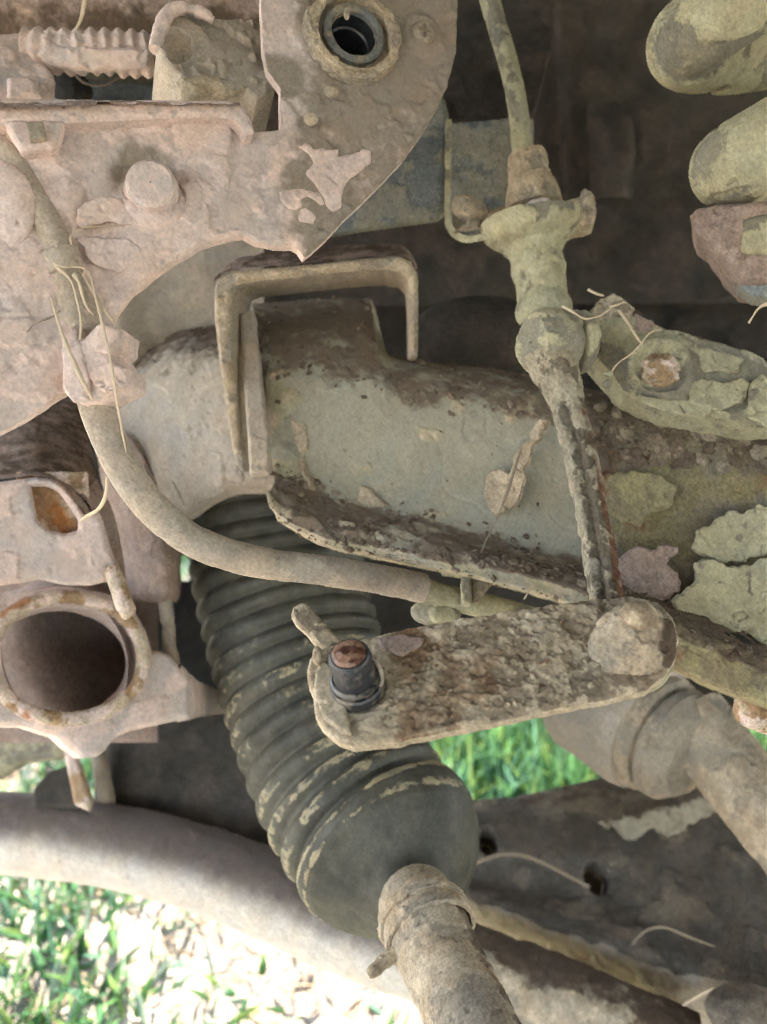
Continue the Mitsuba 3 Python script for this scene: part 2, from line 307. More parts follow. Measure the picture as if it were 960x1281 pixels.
def blades(n, seed, xr, yr, lo, hi, wid, dens, colours, flat=0.0, keep=None):
    rng = np.random.default_rng(seed)
    x = rng.uniform(*xr, n); y = rng.uniform(*yr, n); P = np.stack([x, y, 0 * x], 1)
    t = nf(P, 7, 4, 21) * 0.75 + 0.25 * nf(P, 30, 2, 5); k = t + rng.uniform(-.12, .12, n) > dens
    bp = np.array([-.24, .46]); k &= t - .10 * sst(.30, .20, y) - .06 * np.exp(-(((x - bp[0]) / .15) ** 2 + ((y - bp[1]) / .09) ** 2)) + rng.uniform(-.08, .08, n) > dens
    if keep is not None: k &= keep(x, y, t)
    x, y = x[k], y[k]; n = len(x)
    L = rng.uniform(lo, hi, n) * np.where((x < .12) & (y < .62), .62, 1); w = rng.uniform(*wid, n); az = rng.uniform(0, 2 * np.pi, n); lean = np.clip(rng.uniform(0.25, 1.2, n) + flat, 0, 1.5); bend = rng.uniform(-.1, 0.9, n)
    S = np.linspace(0, 1, 6); pos = np.stack([x, y, 0 * x - .002], 1); V = []
    dirh = np.stack([np.cos(az), np.sin(az), 0 * az], 1); tw = az + np.pi / 2 + rng.uniform(-.6, .6, n); side = np.stack([np.cos(tw), np.sin(tw), rng.uniform(-.4, .4, n)], 1)
    for q, s in enumerate(S):
        ww = w * (1 - s ** 2.2) * (0.55 + 0.9 * s * (1 - s) * 2)
        V.append(np.stack([pos - side * ww[:, None] / 2, pos + np.array([0, 0, 1]) * ww[:, None] * 0.18, pos + side * ww[:, None] / 2], 1))
        a = lean + bend * s
        pos = pos + (dirh * np.sin(a)[:, None] + np.array([0, 0, 1.0]) * np.cos(a)[:, None]) * (L / 5)[:, None]
    V = np.stack(V, 1); k = 18; F = []
    for q in range(5):
        for s in (0, 1):
            a = q * 3 + s; F += [[a, a + 1, a + 4], [a, a + 4, a + 3]]
    F = (np.array(F)[None] + (np.arange(n) * k)[:, None, None]).reshape(-1, 3)
    cols = np.array(colours)[rng.integers(0, len(colours), n)] * rng.uniform(0.75, 1.3, (n, 1))
    C = np.repeat(cols, k, 0) * np.tile(np.repeat(np.linspace(0.8, 1.15, 6), 3), n)[:, None]
    return V.reshape(-1, 3), F, np.clip(C, 0, 1)
scene['mat_grass'] = {'type': 'principledthin', 'base_color': {'type': 'mesh_attribute', 'name': 'vertex_color'}, 'roughness': 0.45, 'diff_trans': 0.7, 'spec_trans': 0.0}
GC = [(0.08, 0.19, 0.085), (0.10, 0.22, 0.09), (0.06, 0.15, 0.08), (0.14, 0.23, 0.08), (0.09, 0.20, 0.15), (0.20, 0.28, 0.24)]
gs = [blades(46000, 1, (-.75, 1.1), (.1, 1.5), .02, .065, (.003, .0065), 0.475, GC), blades(8000, 2, (-.75, 1.1), (.1, 1.5), .012, .03, (.004, .008), 0.43, GC, 0.3)]
gs.append(blades(16000, 7, (.0, .75), (.55, 1.5), .035, .085, (.003, .006), -1, GC[:5], -.15))
def join(gs):
    k = np.cumsum([0] + [len(g[0]) for g in gs]); return np.vstack([g[0] for g in gs]), np.vstack([g[1] + a for g, a in zip(gs, k)]), np.vstack([g[2] for g in gs])
v, f, c = join(gs); scene['grass'] = mikit.ply((v, f), 'mat_grass', smooth=True, color=c); labels['grass'] = {'kind': 'stuff', 'label': 'short green grass growing from the soil below the car', 'category': 'grass'}
v, f, c = blades(6000, 3, (-.75, .4), (.1, .8), .02, .07, (.0012, .003), 0.0, [(0.50, 0.43, 0.33), (0.42, 0.35, 0.27), (0.36, 0.29, 0.23)], 1.1)
scene['dry_grass'] = mikit.ply((v, f), 'mat_grass', smooth=True, color=c); labels['dry_grass'] = {'kind': 'stuff', 'label': 'bleached dead grass litter lying on the soil', 'category': 'dry grass'}

# ------------------------------------------------------------------ car body round the assembly, with an added slab and black backing sheets
def slab(key, c, half, bsdf, n=24, amp=0.0):
    """A subdivided board in world axes."""
    m = trimesh.creation.box(extents=np.array(half) * 2)
    v, fc = np.array(m.vertices) + c, np.array(m.faces)
    u = np.full((len(v), 2), (0.4, 0.0)); base = key; k = 0
    while key in scene: k += 1; key = f'{base}_{k:03d}'
    scene[key] = mikit.ply((v, fc), bsdf, smooth=False, uv=u); return key
k = slab('car_shade_slab', (0.63, -0.65, 0.70), (1.17, 1.72, 0.02), 'mat_dark'); tag(k, 'unseen slab standing for the car body above, added to block sun and front fill', 'sun blocker')  # out of view, added and sized to keep sun and fill off the parts

# inner panel behind everything, upper right
net = [[(-200, -70, .40), (380, -70, .40), (560, -70, .41), (760, -70, .42), (1120, -70, .42)],
       [(-200, 60, .40), (380, 60, .40), (560, 60, .405), (760, 60, .42), (1120, 60, .43)],
       [(-200, 200, .40), (380, 200, .40), (560, 200, .405), (760, 200, .435), (1120, 200, .44)],
       [(-200, 330, .40), (380, 330, .40), (560, 330, .405), (760, 330, .44), (1120, 330, .44)],
       [(-200, 384, .40), (380, 384, .40), (560, 382, .405), (760, 380, .44), (1120, 380, .44)]]
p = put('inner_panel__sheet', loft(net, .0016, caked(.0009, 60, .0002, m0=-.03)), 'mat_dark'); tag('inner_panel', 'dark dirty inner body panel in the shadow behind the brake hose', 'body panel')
net = [[(248, 300, .52), (700, 330, .52), (1150, 330, .52)], [(248, 560, .50), (700, 560, .50), (1150, 600, .50)], [(248, 600, .50), (700, 740, .50), (1150, 900, .50)]]
p = 'inner_panel'
put(p + '__seam', tube([(690, -60, .409, 5), (700, 60, .4095, 5), (706, 180, .418, 5), (700, 330, .425, 5)], .002, 10, caked(.0004, 90, .0002)), 'mat_dark')
put(p + '__fold', loft([[(735, 130, .412), (770, 128, .412), (790, 150, .414)], [(738, 190, .420), (772, 186, .41), (796, 200, .42)], [(742, 250, .425), (770, 246, .418), (790, 250, .428)]], .002, caked(.001, 70, .0003)), 'mat_dark')
p = put('dark_backing', loft(net, .004, caked(.001, 50, .0002)), 'mat_cover'); tag(p, 'black backing sheet put deep behind the crossmember for the dark of the gaps', 'cover')  # near-black sheet stands in for the deep shade in the gaps
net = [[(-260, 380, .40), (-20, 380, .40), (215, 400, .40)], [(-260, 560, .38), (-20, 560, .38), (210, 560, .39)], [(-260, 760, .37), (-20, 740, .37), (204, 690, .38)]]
p = put('left_backing', loft(net, .003, caked(.001, 50, .0002)), 'mat_cover'); tag(p, 'black backing sheet added behind the stamped strut to close bright gaps', 'backing sheet')  # added sheet that stops bright ground showing through the slits
p = put('axle_boss', blob((605, 425, .33), (95, 55, 40), 5, .12, 60), 'mat_dark'); tag(p, 'dim rounded boss between the square bracket and the sensor link', 'boss')

# ------------------------------------------------------------------ rail and hose bracket
fr = Frame((400, 290, .292), (560, 268, .286), (480, 150, .30))
p = put('side_rail', plate([(370, 120), (556, 120), (561, 140), (559, 200), (556, 262), (548, 271), (480, 280), (405, 291), (370, 296)], fr, .003, .0009, .0012, disp=caked(.0003, 110, .0001, m0=-.05)), 'mat_blue')
tag(p, 'bluish grey body rail showing behind the pointed mounting plate', 'rail')
fr = Frame((560, 290, .277), (650, 280, .277), (600, 40, .30))
p = 'hose_bracket'; place = tag(p, 'grey bent sheet bracket carrying the brake hose fitting', 'bracket')
put(p + '__web', plate([(557, 152), (640, 146), (668, 146), (668, 275), (600, 292), (562, 288)], fr, .002, .0008, .001, disp=caked(.0004, 90, .0001, m0=.02)), 'mat_blue')
net = [[(559, 150, .276), (557, 220, .274), (557, 275, .272), (566, 296, .268), (590, 304, .262), (640, 292, .258), (690, 275, .256)],
       [(566, 150, .2755), (564, 220, .2735), (564, 270, .2715), (572, 288, .2675), (592, 295, .2615), (640, 284, .2575), (690, 267, .2555)]]
put(p + '__rim', loft(net, .0006, caked(.0005, 200, .00015, m0=.1)), 'mat_green')
net = [[(566, 290, .268), (590, 297, .262), (640, 286, .258), (690, 269, .256)], [(568, 262, .277), (595, 268, .277), (640, 262, .277), (680, 252, .277)]]
put(p + '__shelf', loft(net, .0007, caked(.002, 110, .0003)), 'mat_tan')
put(p + '__mud_clod', blob((588, 262, .272), (24, 17, 14), 4, .25, 200, -30), 'mat_tan')
fr = Frame((580, 150, .30), (650, 140, .30), (600, 20, .32))
p = put('seamed_panel', plate([(520, -40), (700, -40), (690, 60), (668, 143), (640, 148), (540, 154)], fr, .003, .0011, .001, disp=caked(.0004, 90, .00015, m0=-.03)), 'mat_dark')
tag(p, 'dull grey panel above the hose bracket with a dark seam below it', 'body panel')

# ------------------------------------------------------------------ brake hose
p = 'brake_hose'; tag(p, 'thin dusty hose running from the top edge into a mud covered fitting', 'hose')
put(p + '__hose', tube([(604, -40, .285, 12), (618, 18, .283, 12), (636, 78, .28, 12), (648, 135, .277, 12), (655, 200, .275, 12.5)], disp=caked(.00012, 150, .00006, m0=.05)), 'mat_green')
put(p + '__sleeve', tube([(659, 193, .274, 20), (660, 198, .274, 22), (663, 222, .273, 23), (666, 240, .272, 29), (669, 262, .271, 33)], .0006, disp=caked(.0008, 170, .0003, m0=.1), smooth=False), 'mat_tan')
fr = Frame((660, 285, .258), (745, 260, .262), n=(-0.1, 0.25, 1))
put(p + '__clamp_plate', plate([(662, 262), (690, 258), (726, 243), (732, 233), (744, 240), (747, 262), (744, 274), (722, 280), (700, 290), (664, 292)], fr, .008, .0006, .0012, disp=caked(.0007, 160, .0002, m0=.08), jit=.0006), 'mat_tan')
put(p + '__clamp_nut', blob((675, 268, .254), (16, 18, 12), 4, .18, 260, 10, power=4), 'mat_pink')
put(p + '__fitting', tube([(664, 275, .262, 60), (666, 290, .262, 56), (668, 304, .262, 38), (671, 322, .261, 28), (674, 338, .26, 30), (676, 350, .259, 27), (679, 372, .258, 27), (681, 390, .257, 32), (682, 400, .257, 28)], .0006, disp=caked(.0010, 120, .0003, m0=.12, crack=.0005)), 'mat_green')

# ------------------------------------------------------------------ castings at the upper right
p = 'coil_spring'; tag(p, 'thick coil spring wire caked with pale mud in the top right corner', 'coil spring')
put(p + '__upper_coil', tube([(1075, -110, .262, 44), (1000, -52, .246, 45), (940, -4, .240, 46), (890, 30, .2405, 46), (864, 50, .250, 46), (872, 60, .263, 46), (915, 62, .276, 46), (990, 50, .288, 46), (1075, 30, .295, 46)], .0007, disp=caked(.0011, 60, .0002, m0=.03, seed=2)), 'mat_green')
put(p + '__lower_coil', tube([(1075, 118, .258, 46), (1010, 152, .243, 47), (960, 182, .238, 47), (926, 202, .243, 47), (920, 210, .254, 47), (948, 212, .268, 47), (1000, 205, .280, 47), (1075, 190, .29, 47)], .0007, disp=caked(.0011, 60, .0002, m0=.03, seed=5)), 'mat_green')
fr = Frame((880, 280, .245), (960, 280, .238), (920, 350, .24))
p = 'angular_bracket'; tag(p, 'brown angular bracket with cracked mud at the right edge', 'bracket')
put(p + '__body', plate([(863, 266), (870, 258), (905, 252), (1000, 246), (1000, 352), (925, 350), (905, 330), (884, 298), (868, 286)], fr, .02, .0007, .002, disp=caked(.001, 100, .0003, m0=0, crack=.0008, seed=8), jit=.0006), 'mat_brown')
put(p + '__mud_flake', plate([(930, 272), (1000, 262), (1000, 318), (950, 316), (928, 312)], fr.off(.003), .004, .0006, .001, disp=caked(.0006, 120, .0002, crack=.0008, seed=3), jit=.001), 'mat_green')
put(p + '__lower_edge', plate([(920, 352), (1000, 350), (1000, 374), (940, 368)], fr.off(-.004), .01, .001, .001), 'mat_blue')

# ------------------------------------------------------------------ upper left: tube, conduit, block, panel
p = put('upper_tube', tube([(-60, 8, .285, 62), (150, 12, .285, 62), (350, 10, .285, 62)], .001, disp=caked(.0005, 90, .00015, m0=-.06, damp_and_shade=lambda P, u, n: .35 * nf(P, 60, 3, 3) + .5 * sst(-.1, -.75, n[:, 1]))), 'mat_brown')  # darker towards the underside
tag(p, 'brown body tube along the top left edge', 'tube')
p = 'corrugated_conduit'; tag(p, 'pinkish corrugated cable conduit caked with mud', 'conduit')
def ribs(P, uv, n):
    h, m, d = caked(.0006, 140, .0002, m0=.1)(P, uv, n); return h + .00055 * np.cos(uv[:, 1] * 2 * np.pi * 9.5), m, .55 * sst(.2, .95, n[:, 1]) * sst(.3, -.8, np.cos(uv[:, 1] * 2 * np.pi * 9.5)) + 0 * d
put(p + '__sheath', tube([(36, 62, .25, 22), (80, 65, .25, 23), (130, 66, .252, 24), (192, 68, .255, 23)], .0005, disp=ribs), 'mat_pink')
put(p + '__torn_edge', plate([(45, 68), (70, 82), (90, 86), (110, 90), (150, 86), (185, 80), (190, 60), (60, 55)], Frame((40, 80, .243), (190, 80, .248), (100, 50, .243)), .003, .0006, .001, disp=caked(.0005, 150, .0002, m0=.1), jit=.001), 'mat_pink')
p = 'connector_block'; tag(p, 'square muddy connector at the left edge beside the conduit', 'connector')
fr = Frame((0, 120, .235), (70, 120, .243), (40, 40, .25))
put(p + '__body', plate([(-40, 42), (30, 40), (36, 45), (40, 68), (58, 80), (68, 92), (70, 98), (60, 105), (70, 118), (66, 124), (-40, 132)], fr, .02, .0006, .0015, disp=caked(.0006, 120, .0002, m0=.05), jit=.0004), 'mat_pink')
put(p + '__raised_panel', plate([(9, 96), (46, 92), (52, 118), (10, 122)], fr.off(.003), .004, .0006, .001, disp=caked(.0004, 150, .0002, m0=.1), jit=.0003), 'mat_pink')
for y in (48, 58, 70): put(p + '__rib', tube([(2, y + 2, .2465, 4), (30, y - 1, .2495, 4)], .0006, 12, caked(.0003, 200, .0002)), 'mat_pink')
fr = Frame((80, 130, .30), (270, 125, .31), (150, 80, .32))
p = put('steel_panel', plate([(55, 60), (270, 60), (275, 140), (66, 150)], fr, .002, .0012, .001, disp=caked(.0003, 90, .0001)), 'mat_blue'); tag(p, 'bluish steel panel glimpsed in the gap under the conduit', 'body panel')
p = put('hole_blob', blob((88, 112, .29), (26, 22, 20), 4, .25, 90), 'mat_cover'); tag(p, 'black blob put in for the dark hole under the left end of the conduit', 'clump')  # black colour stands in for the shade inside the hole
fr = Frame((200, 60, .224), (330, 60, .238), (260, 110, .223))
p = 'mounting_block'; tag(p, 'mud covered block with an oval pit above the plate flange', 'block')
def pit(P, uv, x):
    h, m, d = caked(.0016, 100, .0003, m0=-.02, seed=4)(P, uv, x)
    c = fr.uv([(222, 58)])[0]; e = np.hypot((uv[:, 0] - c[0]) / .0042, (uv[:, 1] - c[1]) / .0056); r = fr.uv([(255, 90)])[0]; e2 = np.hypot(uv[:, 0] - r[0], uv[:, 1] - r[1])
    return h - .0042 * sst(1.05, .9, e) + .003 * (nf(P, 70, 4, 8) - .5) + .0014 * (sst(.0036, .003, e2) - 1.5 * sst(.0024, .0018, e2)), m + .3 * sst(1, .6, e), d + .55 * sst(300, 330, 0 * m)
put(p + '__body', plate([(196, 62), (200, 40), (206, 20), (214, 13), (250, 13), (262, 20), (268, 26), (300, 27), (330, 27), (336, 90), (346, 108), (322, 120), (304, 108), (270, 111), (240, 114), (228, 106), (214, 92), (204, 78)], fr, .022, .0005, .001, disp=pit, jit=.0006, jf=250), 'mat_hose')
put(p + '__pale_rim', tube([(196, 62, .223, 7), (203, 30, .225, 7), (212, 15, .226, 6), (248, 14, .229, 5), (266, 26, .231, 5)], .0006, disp=caked(.0006, 200, .0003)), 'mat_pink')
put(p + '__lower_mud', plate([(222, 96), (255, 92), (290, 96), (312, 103), (270, 112), (238, 115), (226, 108)], fr.off(.0015), .004, .0006, .0015, disp=caked(.0006, 160, .0002, m0=.2), jit=.0008), 'mat_tan')

# ------------------------------------------------------------------ mounting plate, upper left
fr = Frame((0, 300, .198), (570, 100, .243), (380, 310, .222))
p = 'mounting_plate'; tag(p, 'large mud caked mounting plate with a bushing eye and a pointed lower tip', 'mounting plate')
eye = fr.uv([(441, 47)])[0]; blt = fr.uv([(190, 240)])[0]; hole = eye + .0068 * np.stack([np.cos(np.linspace(0, 2 * np.pi, 60)), np.sin(np.linspace(0, 2 * np.pi, 60))], 1)
px2 = lambda a, b: fr.uv([(a, b)])[0]
def plate_disp(P, uv, x):
    h, m, d = caked(.0007, 75, .00014, m0=-.01, seed=3, crack=.0006)(P, uv, x)
    xx, yy = P[:, 0] / -P[:, 2] * FPX + 480, 640.5 - P[:, 1] / -P[:, 2] * FPX
    e = np.hypot(uv[:, 0] - blt[0], uv[:, 1] - blt[1]); rc = px2(190, 222)
    h = h - .0022 * sst(.010, .006, np.hypot((uv[:, 0] - rc[0]) / 1.15, uv[:, 1] - rc[1]))
    h += .0016 * sst(.0086, .0072, np.hypot(uv[:, 0] - blt[0], uv[:, 1] - px2(190, 246)[1]))
    g = np.hypot(uv[:, 0] - eye[0], uv[:, 1] - eye[1]); h += .003 * sst(.0175, .0125, g) * 0
    l0, l1 = px2(528, 45), None
    h += .0012 * sst(.0075, .005, np.hypot(uv[:, 0] - l0[0], uv[:, 1] - l0[1]))
    # the pressed edge line along the lower right side, the step right of the bolt field and the groove at the left
    a, b = px2(395, 290), px2(520, 135); w = b - a; w = w / np.linalg.norm(w); s = (uv - a) @ np.array([w[1], -w[0]])
    h -= .0005 * np.exp(-(s / .0005) ** 2) * sst(.02, -.005, np.abs((uv - a) @ w - .0155) - .012)
    h -= .0009 * sst(284, 288, xx) * sst(290, 170, yy) * sst(560, 300, xx)
    a, b = px2(0, 397), px2(62, 394); w = (b - a) / np.linalg.norm(b - a); s = (uv - a) @ np.array([w[1], -w[0]]); h -= .0007 * np.exp(-(s / .0004) ** 2) * sst(90, 60, xx)
    h -= .0018 * sst(85, 110, xx) * sst(170, 130, xx) * sst(190, 250, yy) * sst(420, 300, yy)
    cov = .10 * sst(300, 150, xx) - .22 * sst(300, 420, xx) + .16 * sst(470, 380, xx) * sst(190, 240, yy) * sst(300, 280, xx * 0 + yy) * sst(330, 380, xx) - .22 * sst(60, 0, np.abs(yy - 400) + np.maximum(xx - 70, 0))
    dark = .55 * sst(.013, .004, np.hypot((uv[:, 0] - rc[0]), uv[:, 1] - rc[1] - .002)) + .5 * sst(.010, .004, np.hypot(uv[:, 0] - px2(345, 90)[0], uv[:, 1] - px2(345, 90)[1]))  # bolt recess darkened: its shadow is put into the colour
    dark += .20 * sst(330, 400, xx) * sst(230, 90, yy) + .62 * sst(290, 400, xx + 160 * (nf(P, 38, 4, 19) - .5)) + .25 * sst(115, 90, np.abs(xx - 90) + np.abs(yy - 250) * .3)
    return h, m + cov, dark
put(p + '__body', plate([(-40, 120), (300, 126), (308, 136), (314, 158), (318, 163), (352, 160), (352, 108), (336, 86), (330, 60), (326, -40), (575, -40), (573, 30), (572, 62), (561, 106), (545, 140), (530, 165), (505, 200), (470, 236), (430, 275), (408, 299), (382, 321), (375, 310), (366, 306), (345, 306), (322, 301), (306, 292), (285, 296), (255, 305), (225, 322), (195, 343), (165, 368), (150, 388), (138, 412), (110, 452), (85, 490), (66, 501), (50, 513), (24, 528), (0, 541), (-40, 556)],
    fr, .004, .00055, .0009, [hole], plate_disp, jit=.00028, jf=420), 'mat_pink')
put(p + '__flange', plate([(-40, 130), (100, 128), (200, 125), (285, 124), (303, 131), (314, 145), (319, 164), (308, 167), (303, 156), (294, 148), (280, 145), (200, 146), (100, 151), (-40, 157)], fr.off(.0048), .007, .0006, .0008, disp=caked(.0004, 130, .00018, m0=.1), jit=.0003), 'mat_pink')
net = [[(-40, 128, .212), (60, 127, .214), (150, 128, .217), (300, 131, .222)], [(-40, 135, .1925), (60, 133, .1965), (150, 131, .203), (300, 134, .2135)]]
put(p + '__flange_top', loft(net, .0008, caked(.0006, 120, .0003, damp_and_shade=lambda P, u, n: .5 * nf(P, 80, 3))), 'mat_brown')
put(p + '__bolt', lathe(fr.at(blt[None])[0], fr.n + np.array([-.10, -.12, 0]), [(-.001, .0068), (.0012, .0068), (.0016, .0062), (.0056, .0060), (.0062, .0053), (.0064, 0.0001)], 44, caked(.0001, 200, .00008, m0=-.05)), 'mat_pink')
E = fr.at(eye[None])[0]; prof = [(.0, .0145), (.0028, .0140), (.0038, .0131), (.0040, .0112), (.0034, .0103), (-.004, .0100)]
put(p + '__bushing', lathe(E, fr.n, prof, 110, caked(.0007, 120, .0002, m0=.02, seed=6)), 'mat_tan')
put(p + '__bushing__rubber_ring', lathe(E - fr.n * .002, fr.n, [(-.004, .0102), (.0008, .0102), (.001, .0092), (-.004, .0090)], 80), 'mat_cover')
put(p + '__bushing__sleeve', lathe(E, fr.n, [(-.002, .0089), (.0020, .0089), (.0026, .0084), (.0026, .0072), (.0020, .0067), (.0004, .0066)], 80, caked(.0002, 160, .0001, m0=-.03)), 'mat_steel')
put(p + '__bushing__bore', lathe(E, fr.n, [(.0005, .00655), (-.004, .0064), (-.0045, .0058), (-.007, .0058), (-.0075, .0063), (-.03, .0063), (-.0302, .0001)], 50), 'mat_stud')
put(p + '__mud_bit', blob((434, 17, .2265), (4, 8, 3), 3, .2, 500), 'mat_tan')
put(p + '__mud_bit', blob((414, 114, .2255), (9, 8, 6), 3, .25, 300), 'mat_tan')
put(p + '__mud_bit', blob((389, 149, .224), (9, 8, 4), 3, .2, 300), 'mat_tan')
S = fr.p(528, 45, .001); put(p + '__screw', lathe(S, fr.n, [(0, .0036), (.0010, .0034), (.0018, .0026), (.0021, .0012), (.0021, .0001)], 36, lambda P, u, n: (-.0011 * np.maximum(sst(.0006, .0003, np.abs((P - S) @ fr.e1)), sst(.0006, .0003, np.abs((P - S) @ fr.e2))) * sst(.0022, .0017, np.linalg.norm(np.cross(P - S, fr.n), axis=1)), 0.45, 0)), 'mat_tan')
cl = fr.off(.0050)
put(p + '__clip', plate([(4, 150), (80, 149), (76, 168), (70, 182), (64, 186), (58, 184), (34, 187), (25, 184), (17, 170)], cl, .008, .0005, .0007, disp=caked(.0003, 160, .00015, m0=.1), jit=.0002), 'mat_pink')
put(p + '__clip__nut', plate([(32, 152), (54, 151), (58, 172), (37, 174)], cl.off(.0022), .003, .0004, .0003, disp=caked(.0002, 200, .0001)), 'mat_tan')
put(p + '__left_pad', blob((-6, 260, .1995), (48, 58, 14), 5, .08, 80, disp=caked(.0004, 120, .0002, m0=.1)), 'mat_pink')
def flake(parent, pts, f, th=.0007, curl=6.0, mat='mat_tan', seed=0, jit=.0009, key='mud_flake', **kw):
    """A piece of dried crust: ragged broken outline, its own grain and cracks, a lifted edge here and there."""
    ck = caked(.0002, 240, .00015, m0=.28, seed=seed)
    uv = f.uv(pts); c = densify(np.vstack([uv, uv[:1]]), .0012); q = np.c_[c, np.zeros(len(c))] + seed
    c = c + 1.6 * jit * 2 * np.stack([nf(q, 160, 4, 1) - .5, nf(q, 160, 4, 2) - .5], 1) + 1.3 * jit * np.stack([nf(q, 650, 2, 3) - .5, nf(q, 650, 2, 4) - .5], 1)
    g = f.at(c); pts = np.stack([480 + g[:, 0] / -g[:, 2] * FPX, 640.5 - g[:, 1] / -g[:, 2] * FPX], 1).tolist()
    def dsp(P, uv, x):
        c = uv.mean(0); h, m, d = ck(P, uv, x); rr = ((uv - c) ** 2).sum(1); lift = nf(P, 45, 2, seed + 3)
        crack = sst(.010, 0, np.abs(nf(P, 60, 4, seed + 8) - .5)) * .5 * th
        return h + curl * .5 * rr * (lift * 2) + (nf(P, 130, 4, seed + 5) - .5) * th * 1.3 - crack, m, d + .35 * nf(P, 90, 3, seed) 
    return put(f'{parent}__{key}', plate(pts, f, th, .00045, .00022, disp=dsp, jit=jit * .8, jf=600, seed=seed, back=True, side_m=.55, **kw), mat)
for q, pts in enumerate([[(374, 182), (386, 176), (394, 187), (404, 184), (412, 186), (424, 186), (420, 195), (440, 192), (455, 185), (466, 187), (463, 203), (452, 212), (440, 222), (430, 232), (426, 244), (428, 256), (418, 262), (408, 260), (404, 244), (392, 228), (382, 216), (392, 204), (388, 194)],
                         [(348, 240), (366, 236), (390, 235), (404, 242), (407, 256), (398, 252), (388, 243), (378, 248), (379, 260), (364, 263), (352, 254)],
                         [(384, 258), (396, 268), (392, 280), (372, 276), (374, 262)]]):
    flake(p, pts, fr.off(.0008), .0004, .3, 'mat_pink', q + 1, .0007)
for q, pts in enumerate([[(98, 262), (124, 242), (140, 246), (156, 258), (168, 268), (160, 282), (140, 276), (112, 284), (96, 282)], [(228, 232), (240, 224), (256, 232), (256, 244), (266, 262), (262, 278), (240, 280), (222, 270), (232, 252)],
                         [(222, 142), (262, 140), (286, 146), (288, 176), (284, 194), (262, 186), (226, 178), (214, 164)], [(100, 300), (118, 296), (160, 300), (180, 316), (150, 340), (118, 330)]]):
    flake(p, pts, fr.off(.0010), .0007, .3, 'mat_pink', q + 11, .0009)

# ------------------------------------------------------------------ left middle: back panel, dome, strut parts
net = [[(110, 470, .34), (130, 400, .34), (180, 330, .35), (250, 295, .36), (330, 280, .36)], [(120, 480, .335), (150, 440, .335), (190, 400, .345), (245, 370, .35), (330, 370, .352)], [(125, 490, .34), (165, 466, .34), (210, 430, .348), (250, 414, .352), (330, 408, .354)], [(125, 495, .36), (165, 475, .36), (210, 440, .37), (250, 424, .37), (330, 418, .375)]]
p = put('grey_shield', loft(net, .0009, caked(.0003, 70, .00012, m0=-.05)), 'mat_hose'); tag(p, 'smooth grey beige shield under the curved edge of the mounting plate', 'shield')
net = [[(120, 500, .37), (150, 462, .365), (190, 430, .36), (235, 414, .355), (290, 408, .35), (350, 420, .34)],
       [(125, 520, .335), (155, 484, .33), (195, 452, .325), (238, 436, .32), (290, 430, .315), (350, 440, .31)],
       [(140, 560, .315), (170, 530, .31), (208, 505, .303), (248, 490, .298), (292, 490, .29), (350, 500, .288)],
       [(165, 600, .305), (192, 580, .30), (222, 560, .294), (255, 550, .288), (300, 550, .282), (350, 560, .28)],
       [(195, 640, .30), (215, 628, .296), (240, 610, .291), (268, 600, .286), (302, 594, .28), (350, 600, .28)],
       [(215, 662, .302), (228, 650, .30), (246, 638, .297), (272, 622, .292), (304, 612, .288), (350, 612, .285)],
       [(222, 664, .32), (232, 652, .32), (250, 640, .32), (275, 624, .32), (306, 616, .32), (350, 616, .32)]]
p = 'dome_casting'; tag(p, 'bulging pinkish brown casting left of the square bracket', 'casting')
put(p + '__shell', loft(net, .0007, caked(.0011, 60, .00018, m0=-.02, crack=.0006, damp_and_shade=lambda P, u, n: .7 * sst(.42, .1, u[:, 0]) * (.6 + .6 * nf(P, 60, 3)) )), 'mat_hose')  # darker towards the top of the shell
net = [[(112, 540, .32), (128, 600, .318), (140, 680, .316), (160, 740, .314), (172, 752, .32)], [(150, 540, .305), (165, 600, .302), (176, 680, .299), (184, 735, .298), (190, 752, .305)], [(190, 590, .30), (200, 640, .297), (204, 690, .295), (206, 735, .295), (206, 754, .305)], [(214, 640, .304), (219, 665, .302), (221, 700, .30), (221, 735, .30), (214, 752, .306)], [(220, 640, .33), (224, 665, .33), (226, 700, .33), (226, 735, .33), (220, 754, .33)]]
put(p + '__leg', loft(net, .0008, caked(.0004, 90, .0001, m0=-.05)), 'mat_brown')
put(p + '__pin', tube([(207, 748, .305, 8), (211, 790, .305, 7), (216, 832, .305, 8)], disp=caked(.0004, 180, .0002)), 'mat_hose')

p = 'stamped_strut'; tag(p, 'stamped pinkish strut with a rust stained hole at the left edge', 'strut')
net = [[(-40, 505, .33), (20, 500, .33), (60, 498, .33), (95, 500, .33)], [(-40, 540, .29), (20, 530, .29), (70, 535, .295), (112, 560, .30)], [(-40, 590, .268), (30, 582, .266), (80, 598, .268), (125, 640, .275)], [(-40, 606, .254), (40, 596, .254), (75, 606, .255), (108, 646, .258)]]
put(p + '__upper', loft(net, .0009, caked(.0004, 80, .00015, damp_and_shade=lambda P, u, n: .35 + .3 * nf(P, 80, 3) - .5 * sst(.8, 1, u[:, 0]))), 'mat_brown')
fr = Frame((0, 660, .250), (150, 700, .262), (60, 610, .255))
put(p + '__front', plate([(-40, 606), (20, 600), (44, 596), (64, 598), (82, 608), (98, 628), (106, 642), (124, 640), (132, 664), (142, 694), (153, 716), (140, 727), (112, 733), (80, 732), (50, 726), (0, 733), (-40, 736)], fr, .005, .0006, .0016, [[(38, 608), (56, 607), (72, 614), (86, 632), (98, 652), (97, 664), (80, 668), (62, 664), (46, 650), (42, 630)]], caked(.0005, 90, .00018, m0=.06), jit=.0003), 'mat_pink')
put(p + '__inner_web', plate([(20, 590), (110, 590), (115, 680), (20, 690)], fr.off(-.006), .002, .0008, .001, disp=caked(.0003, 120, .0001)), 'mat_rusty')
